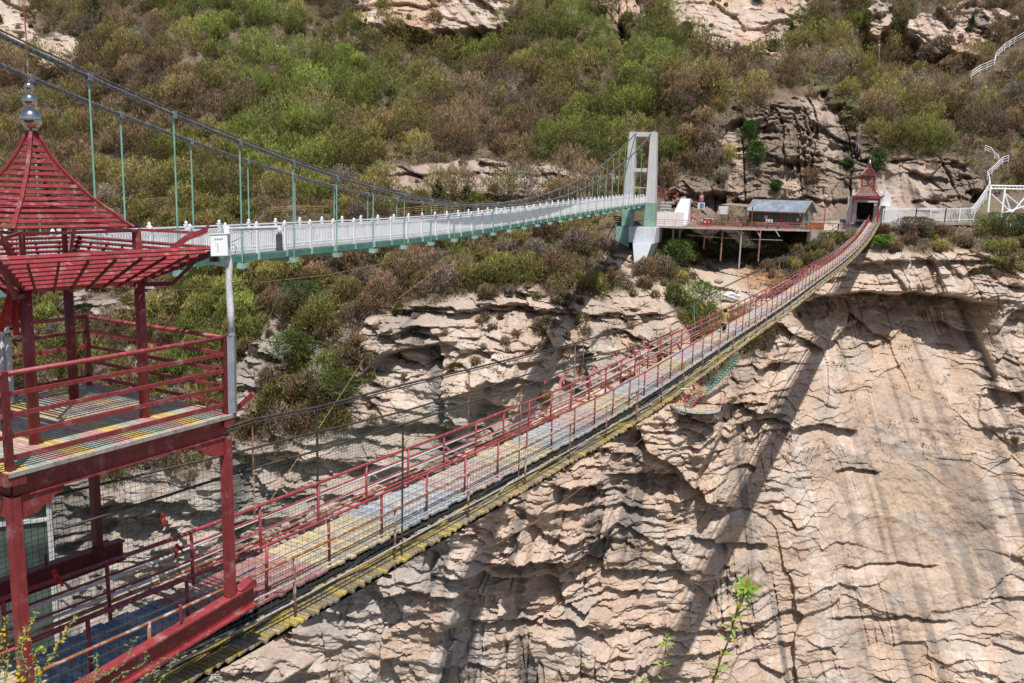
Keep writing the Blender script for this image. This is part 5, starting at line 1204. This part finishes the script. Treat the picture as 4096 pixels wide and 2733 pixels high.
# ------------------------------------------------------------------ the walker on the bridge
def person(base, head, h, label):
    """adult seen from behind, standing; head = horizontal heading"""
    f = nrm(head); r = np.cross(f, ZU); e = empty('person', base, label, 'person'); s = h/1.68
    X = lambda a, b, z: np.asarray(base)+(r*a+f*b+ZU*z)*s
    me = bpy.data.meshes.new('body'); J = []; E_ = []; Rd = []
    def j(p, rad, par=None):
        J.append(tuple(p)); Rd.append(rad*s); i = len(J)-1
        if par is not None: E_.append((par, i))
        return i
    pel = j(X(0, 0, .92), .155); wa = j(X(0, .01, 1.08), .135, pel); ch = j(X(0, .0, 1.28), .155, wa); nk = j(X(0, .01, 1.43), .06, ch); hd0 = j(X(0, .03, 1.52), .085, nk); hd1 = j(X(0, .035, 1.61), .09, hd0)
    for sd, fwd, ax, ay, hx_, hz in ((-1, .10, -.28, .14, -.34, 1.12), (1, -.12, .26, -.04, .33, .92)):
        hp = j(X(sd*.09, 0, .86), .105, pel); kn = j(X(sd*.10, fwd*.6, .48), .065, hp); an = j(X(sd*.10, fwd-.02, .09), .042, kn); j(X(sd*.11, fwd+.13, .035), .035, an)
        sh = j(X(sd*.17, 0, 1.36), .07, ch); el = j(X(ax, ay-.02, 1.12), .052, sh); wr = j(X(hx_, ay+.14, hz), .034, el); ha = j(X(hx_+sd*.01, ay+.20, hz-.03), .034, wr)
        for q in range(4): j(X(hx_+sd*(.0+.012*q), ay+.27-.01*q, hz-.06-.008*q), .011, ha)
        j(X(hx_-sd*.04, ay+.23, hz-.02), .012, ha)
    me.from_pydata(J, E_, []); me.update(); o = bpy.data.objects.new('body', me); link(o, e)
    sk = o.modifiers.new('skin', 'SKIN'); 
    if not me.skin_vertices: 
        bpy.context.view_layer.update()
    for i, v in enumerate(me.skin_vertices[0].data): v.radius = (Rd[i], Rd[i]); v.use_root = (i == 0)
    o.modifiers.new('sub', 'SUBSURF').levels = 2; o.modifiers['sub'].render_levels = 2
    MAT['skin'] = worn('skin', (.50, .30, .21), (.45, .26, .18), 8, .5, .7, .6); me.materials.append(MAT['skin'])
    MAT['coat'] = worn('mustard_coat', (.50, .36, .14), (.42, .30, .11), 9, .5, .7, .85); MAT['trouser'] = worn('black_trousers', (.02, .025, .025), (.04, .04, .04), 9, .5, .7, .9)
    MAT['hair'] = worn('black_hair', (.012, .010, .009), (.03, .025, .02), 20, .5, .7, .5)
    n = 16
    def loft(rings, name, mat):
        mb = MB(); vs = []; fs = []
        for (ca, cb, z, ra, rb_) in rings:
            for k in range(n):
                a = 2*math.pi*k/n; w_ = 1+.05*math.sin(5*a+z*9); vs.append(X(ca+ra*w_*math.cos(a), cb+rb_*w_*math.sin(a), z))
        for i in range(len(rings)-1):
            for k in range(n): fs.append((i*n+k, i*n+(k+1) % n, (i+1)*n+(k+1) % n, (i+1)*n+k))
        fs.append(tuple(range(n))); fs.append(tuple(range(len(rings)*n-1, (len(rings)-1)*n-1, -1)))
        mb.add(vs, fs); return mb.build(name, mat, e, smooth=True)
    loft([(0, 0, .70, .215, .165), (0, 0, .80, .21, .16), (0, 0, .95, .20, .15), (0, 0, 1.1, .185, .135), (0, 0, 1.25, .20, .14), (0, 0, 1.36, .195, .12), (0, .0, 1.43, .11, .09), (0, .01, 1.47, .07, .07)], 'coat', 'coat')
    for sd, ax, ay, hx_, hz in ((-1, -.28, .14, -.34, 1.12), (1, .26, -.04, .33, .92)):
        mb = MB(); mb.tube([X(sd*.15, 0, 1.39), X(sd*.20, 0, 1.33), X(ax, ay-.02, 1.12), X(hx_, ay+.12, hz+.01)], [.07*s, .078*s, .068*s, .05*s], 10); mb.build('sleeve', 'coat', e, smooth=True)
    for sd, fwd in ((-1, .10), (1, -.12)):
        mb = MB(); mb.tube([X(sd*.08, 0, .90), X(sd*.10, fwd*.6, .48), X(sd*.10, fwd-.02, .10)], [.115*s, .082*s, .062*s], 10); mb.build('trouser_leg', 'trouser', e, smooth=True)
        mb = MB(); mb.tube([X(sd*.10, fwd-.06, .045), X(sd*.105, fwd+.04, .045), X(sd*.11, fwd+.16, .03)], [.045*s, .05*s, .035*s], 8); mb.build('shoe', 'white', e, smooth=True)
    loft([(0, -.03, 1.40, .085, .05), (0, -.02, 1.47, .115, .085), (0, -.005, 1.56, .122, .115), (0, .005, 1.65, .105, .108), (0, .01, 1.70, .06, .06), (0, .01, 1.715, .015, .015)], 'hair', 'hair')
    mb = MB(); mb.box(X(0, .125, 1.55), r*.035*s, f*.03*s, ZU*.05*s); mb.build('nose', 'skin', e)
    return e
pb_ = Rp(44.3, -2.2, -.15)
person(pb_, dr+nr_*.15, 1.62, 'person with black hair, mustard coat and black trousers walking away on the footbridge')
# ------------------------------------------------------------------ evergreens and single shrubs
def tree(pix, h, r, colr, label, cat='tree', name='evergreen_tree', conic=True, n=900, group=None, L=.34, Wd=.07, dy=1.5, trunk=True):
    b = surf(*pix)-np.array([0, dy*.4, .3]); e = empty(name, b, label, cat, group)
    k = n; u = rng.random(k)**(.8 if conic else .6); th = rng.random(k)*6.283; ph = rng.random()*6
    if conic: prof = (1-u)**.75*np.minimum(1, u*6+.25)
    else: prof = np.sqrt(np.clip(1-((u-.5)/.55)**2, .02, 1))
    lob = 1+.3*np.sin(3*th+ph+u*9)+.2*np.sin(7*th+u*23)
    rad = r*prof*lob*rng.random(k)**.35
    p = b+np.stack([np.cos(th)*rad, np.sin(th)*rad, h*(.1+.9*u)], 1)
    d = p-(b+np.stack([0*u, 0*u, h*(u*.8)], 1)); d /= np.linalg.norm(d, axis=1, keepdims=True)+1e-9; d += rng.normal(0, .45, (k, 3)); d /= np.linalg.norm(d, axis=1, keepdims=True)
    s = np.cross(d, rng.normal(0, 1, (k, 3))); s /= np.linalg.norm(s, axis=1, keepdims=True)
    Lk = (L*(.5+rng.random(k)))[:, None]; V = np.stack([p-s*Wd-d*Lk*.5, p+s*Wd-d*Lk*.5, p+d*Lk*.5], 1).reshape(-1, 3)
    c = np.array(colr)*(.5+.7*u[:, None]*.5+.5*(rad/max(r, .1))[:, None]*.5)*rng.uniform(.7, 1.3, (k, 1))  # low and inner leaves darkened, crown shade put into the colour
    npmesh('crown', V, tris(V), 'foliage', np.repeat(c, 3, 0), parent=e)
    if trunk:
        mb = MB(); mb.tube([b-ZU*.5, b+ZU*h*.3, b+np.array([.05, 0, h*.75])], [.10*h/4, .07*h/4, .03], 6)
        for k in range(5): a = rng.random()*6.28; z_ = h*(.2+.12*k); mb.tube([b+ZU*z_, b+ZU*(z_+.25)+np.array([math.cos(a), math.sin(a), .2])*r*.55], [.04, .015], 5)
        mb.build('trunk', 'bark', e)
    return e
DK = PAL['dark']; GG = (.11, .19, .055)
for pix, h, r, c, lab in (
    ((1748, 812), 4.6, 1.5, DK, 'left one of the two dark evergreens above the middle of the white bridge'),
    ((1862, 820), 3.6, 1.7, DK, 'right one of the two dark evergreens above the middle of the white bridge'),
    ((450, 140), 7.5, 3.0, DK, 'large dark evergreen near the top left corner of the hillside'),
    ((2745, 178), 4.4, 2.0, (.07, .14, .04), 'dark green round tree at the left foot of the pink top cliff'),
    ((3160, 160), 4.0, 1.5, DK, 'dark juniper on the right edge of the pink top cliff'),
    ((3090, 205), 3.0, 1.5, (.07, .13, .04), 'small dark green tree under the pink top cliff'),
    ((3392, 330), 4.2, 1.4, DK, 'lower one of a pair of dark junipers left of the lattice mast'),
    ((3425, 298), 4.6, 1.4, DK, 'upper one of a pair of dark junipers left of the lattice mast'),
    ((3885, 120), 3.8, 1.4, DK, 'dark juniper on the grey rocks in the upper right'),
    ((2985, 590), 5.5, 1.5, (.08, .15, .04), 'tall dark green creeper tree on the left edge of the brown cliff'),
    ((3015, 655), 4.4, 1.7, (.09, .17, .045), 'dark green tree hanging lower on the brown cliff'),
    ((3100, 765), 2.2, 1.0, GG, 'small bright green bush low on the brown cliff above the house'),
    ((3385, 658), 1.8, 1.3, GG, 'small green bush on the cliff left above the gate pavilion'),
    ((3505, 690), 4.6, 1.7, (.11, .18, .06), 'green shrub growing on the cliff right behind the gate pavilion spire'),
    ((3030, 10), 3.0, 1.6, DK, 'dark shrub clinging to the top edge of the pink cliff'),
    ((1120, 1010), 3.4, 2.0, (.62, .50, .06), 'bright yellow flowering shrub just under the white bridge'),
    ((3520, 985), 2.0, 1.5, (.22, .34, .07), 'bright green bush under the right corner of the gatehouse'),
    ((2880, 1035), 4.0, 2.2, (.12, .18, .06), 'green bush in front of the dark hollow under the terrace'),
    ((3070, 1035), 4.4, 2.6, (.17, .19, .07), 'spreading olive bush right of the terrace posts'),
    ((2790, 1260), 5.2, 2.8, (.20, .29, .07), 'bright green bush tangle at the foot of the gully left of the path'),
    ((2700, 1060), 4.6, 2.6, (.15, .23, .06), 'green bush beside the bridge pier'),
    ((1230, 1250), 4.6, 3.2, (.10, .17, .05), 'dark green shrub in the fold of the cliff below the white bridge'),
    ((1180, 1440), 4.2, 3.0, (.13, .18, .05), 'green and yellow shrub on the whitish cliff outcrop'),
    ((1350, 1610), 4.6, 3.0, (.16, .20, .06), 'olive shrub on the ledge above the first cave of the cliff'),
    ((3650, 940), 3.2, 3.2, (.23, .19, .14), 'bare grey brown thicket on the bank below the white fence'),
    ((3990, 935), 3.8, 3.6, (.19, .22, .08), 'olive bush mass on the bank below the truss'),
    ((2170, 1310), 1.8, 1.7, (.26, .21, .13), 'dry brown bush on the ledge of the left cliff'),
    ((2240, 1215), 2.0, 1.6, (.24, .19, .13), 'brown shrub at the cliff edge in the shadow below the tower'),
    ):
    big = ('evergreen' in lab or 'juniper' in lab)
    tree(pix, h, r, c, lab, cat='tree' if big or 'tree' in lab else 'shrub', name='evergreen_tree' if big else ('cliff_tree' if 'tree' in lab else 'shrub'), conic=big, n=2200 if not big else 1500)
# ------------------------------------------------------------------ plants close to the viewer
def leaf(mb, p, d, nrm_, L, W, col, fold=.25):
    d = nrm(d); s = nrm(np.cross(d, nrm_)); n_ = np.cross(s, d); mb.col = col; prof = [(0, .05), (.25, .75), (.5, 1), (.75, .7), (1, .03)]; vs = []
    for t, w_ in prof:
        c = p+d*L*t-n_*L*.18*t*t; vs += [c-s*W*w_*.5+n_*W*fold*w_, c, c+s*W*w_*.5+n_*W*fold*w_]
    fs = []
    for i in range(4):
        a = i*3; fs += [(a, a+1, a+4, a+3), (a+1, a+2, a+5, a+4)]
    mb.add(vs, fs)
rp = random.Random(21)
MAT['leaf'] = attrmat('young_leaf', .45, amt=0, trans=.4, spec=.4)
MAT['twig'] = worn('reddish_twig', (.16, .06, .05), (.22, .14, .08), 30, .5, .7, .7)
MAT['drytwig'] = worn('grey_green_twig', (.22, .21, .12), (.3, .26, .18), 30, .5, .7, .8)
f7 = lambda x, y: (2100+x/1.8825, 1900+y/1.8825)
def sprout(pix, d0, leafpx, label, seed, whorls, rstem):
    rp.seed(seed); pts = [at(x, y, d0+rp.uniform(-.03, .03)) for x, y in pix]; e = empty('sapling', pts[0], label, 'plant')
    ext = [pts[0]+(pts[0]-pts[1])*1.2-ZU*.3]; mb = MB(); mb.tube(ext+pts, [rstem*1.2]+list(np.linspace(rstem, rstem*.35, len(pts))), 6); mb.build('stem', 'twig', e, smooth=True)
    U = d0/FPX; k_ = 0
    for (f, num, Lp) in whorls:
        i = f*(len(pts)-1); a = int(min(i, len(pts)-2)); p = pts[a]+(pts[a+1]-pts[a])*(i-a); ax = nrm(pts[a+1]-pts[a])
        for q in range(num):
            th = 2*math.pi*q/num+rp.uniform(-.5, .5); u1 = nrm(np.cross(ax, (0.2, 1, .1))); u2 = np.cross(ax, u1); d = u1*math.cos(th)+u2*math.sin(th)+ax*rp.uniform(.35, 1.3)
            col = (.36*rp.uniform(.8, 1.2), .50*rp.uniform(.8, 1.15), .10) if rp.random() > .14 else (.45, .24, .09)
            mb = MB(); leaf(mb, p, d, nrm(ax+np.array([rp.uniform(-.4, .4), -.5, .5])), Lp*U*rp.uniform(.8, 1.4), Lp*U*.27, col); mb.build('leaf', 'leaf', e)
    return e
sprout([f7(1400, 1600), f7(1440, 1490), f7(1475, 1380), f7(1525, 1270), f7(1558, 1150), f7(1590, 1060), f7(1625, 960), f7(1655, 890), f7(1668, 850)], 2.3, 40,
       'taller leafy green sapling with pointed leaves at the bottom centre right', 3,
       [(.06, 5, 52), (.16, 5, 46), (.27, 5, 44), (.38, 5, 46), (.50, 4, 46), (.60, 5, 44), (.69, 6, 48), (.77, 6, 52), (.84, 7, 60), (.90, 7, 64), (.95, 7, 58), (.995, 6, 48)], .0026)
sprout([f7(1030, 1600), f7(1035, 1490), f7(1042, 1400), f7(1055, 1320), f7(1068, 1250), f7(1075, 1222)], 2.5, 26,
       'shorter thin leafy sapling left of the taller one at the bottom edge', 5, [(.1, 3, 26), (.3, 4, 34), (.52, 4, 30), (.7, 5, 34), (.85, 5, 34), (.98, 5, 26)], .0016)
sprout([f7(880, 1660), f7(892, 1590), f7(900, 1555)], 2.5, 22, 'green sapling tip barely showing at the bottom edge', 6, [(.55, 4, 28), (.98, 4, 24)], .0015)
f2b = lambda x, y: (x/1.7425, 1833+y/1.7425)
def twig_shrub(paths, d0, label, yellow, seed, Lp=20):
    rp.seed(seed); root = at(*f2b(*paths[0][0]), d0); e = empty('twiggy_shrub', root, label, 'shrub'); U = d0/FPX
    mbs = MB(); mbl = MB()
    for path in paths:
        pts = [at(*f2b(x, y), d0+rp.uniform(-.08, .08)) for x, y in path]; mbs.tube(pts, list(np.linspace(2.6, .9, len(pts))*U), 5)
        for a, b in zip(pts[:-1], pts[1:]):
            L_ = np.linalg.norm(b-a); n_ = max(2, int(L_/(11*U)))
            for k in range(n_):
                p = a+(b-a)*k/n_; d = np.array([rp.uniform(-1, 1), rp.uniform(-1, .4), rp.uniform(-.3, 1)])
                if rp.random() < .30: q = p+nrm(d)*rp.uniform(14, 34)*U; mbs.tube([p, q], .8*U, 4, False); p = q
                for w_ in range(2):
                    d = np.array([rp.uniform(-1, 1), rp.uniform(-1, .4), rp.uniform(-.3, 1)])
                    if yellow and rp.random() < .22: fl_ = MB(); leaf(fl_, p, d, (0, -.6, .8), 17*U, 12*U, (.72, .50, .03)); fl_.build('flower', 'leaf', e)
                    else: leaf(mbl, p, d, (0, -.4, .9), rp.uniform(.6, 1.2)*Lp*.55*U, Lp*.26*U, (.25*rp.uniform(.8, 1.2), .33*rp.uniform(.8, 1.2), .12))
    mbs.build('stems', 'drytwig', e)
    mbl.build('foliage', 'leaf', e); return e
twig_shrub([[(30, 1620), (60, 1400), (45, 1250), (40, 1090)], [(120, 1620), (160, 1450), (130, 1300), (200, 1200), (260, 1060)], [(0, 1500), (30, 1350), (10, 1230)], [(230, 1620), (280, 1480), (360, 1400), (420, 1280), (540, 1090)], [(300, 1620), (250, 1400), (270, 1330), (330, 1350)], [(180, 1620), (190, 1480), (150, 1350), (180, 1160)]], 3.0,
           'twiggy shrub with yellow flowers in the bottom left corner', True, 1, 26)
twig_shrub([[(520, 1620), (600, 1540), (760, 1500), (860, 1440), (960, 1240)], [(640, 1620), (680, 1480), (670, 1360)], [(700, 1620), (860, 1500), (1000, 1440), (1040, 1360)]], 3.1,
           'thin grey green twigs crossing the lower end of the red steel beam', False, 2, 22)
twig_shrub([[(940, 1620), (1010, 1530), (1090, 1470), (1130, 1390), (1250, 1400)], [(1000, 1620), (1120, 1560), (1180, 1480), (1240, 1400)]], 3.2, 'small twig cluster at the bottom edge right of the red steel beam', False, 4, 20)
# ledge the plants and the viewer stand on (below the picture) and the bank that carries the pavilion
def ledge():
    vs = []; nx, ny = 60, 40
    for j in range(ny+1):
        for i in range(nx+1):
            x = -26+40*i/nx; y = -14+15.6*j/ny; z = -1.95+.12*math.sin(x*1.7+y)+.1*math.sin(y*2.3-x*.6); 
            edge = 1.6+.3*math.sin(x*.8)
            if x < -9: z -= 0
            if x > 6: z -= (x-6)*.4
            if j >= ny-3: z -= (j-(ny-3))*3.5
            vs.append((x, y, z if j < ny-3 else z))
    fs = [(j*(nx+1)+i, j*(nx+1)+i+1, (j+1)*(nx+1)+i+1, (j+1)*(nx+1)+i) for j in range(ny) for i in range(nx)]
    mb = MB(); mb.add(vs, fs); MAT['bankrock'] = worn('bank_rock', (.34, .29, .24), (.16, .15, .08), .8, .45, .6, .95); o = mb.build('near_ledge', 'bankrock'); tag(o, kind='structure')
ledge()
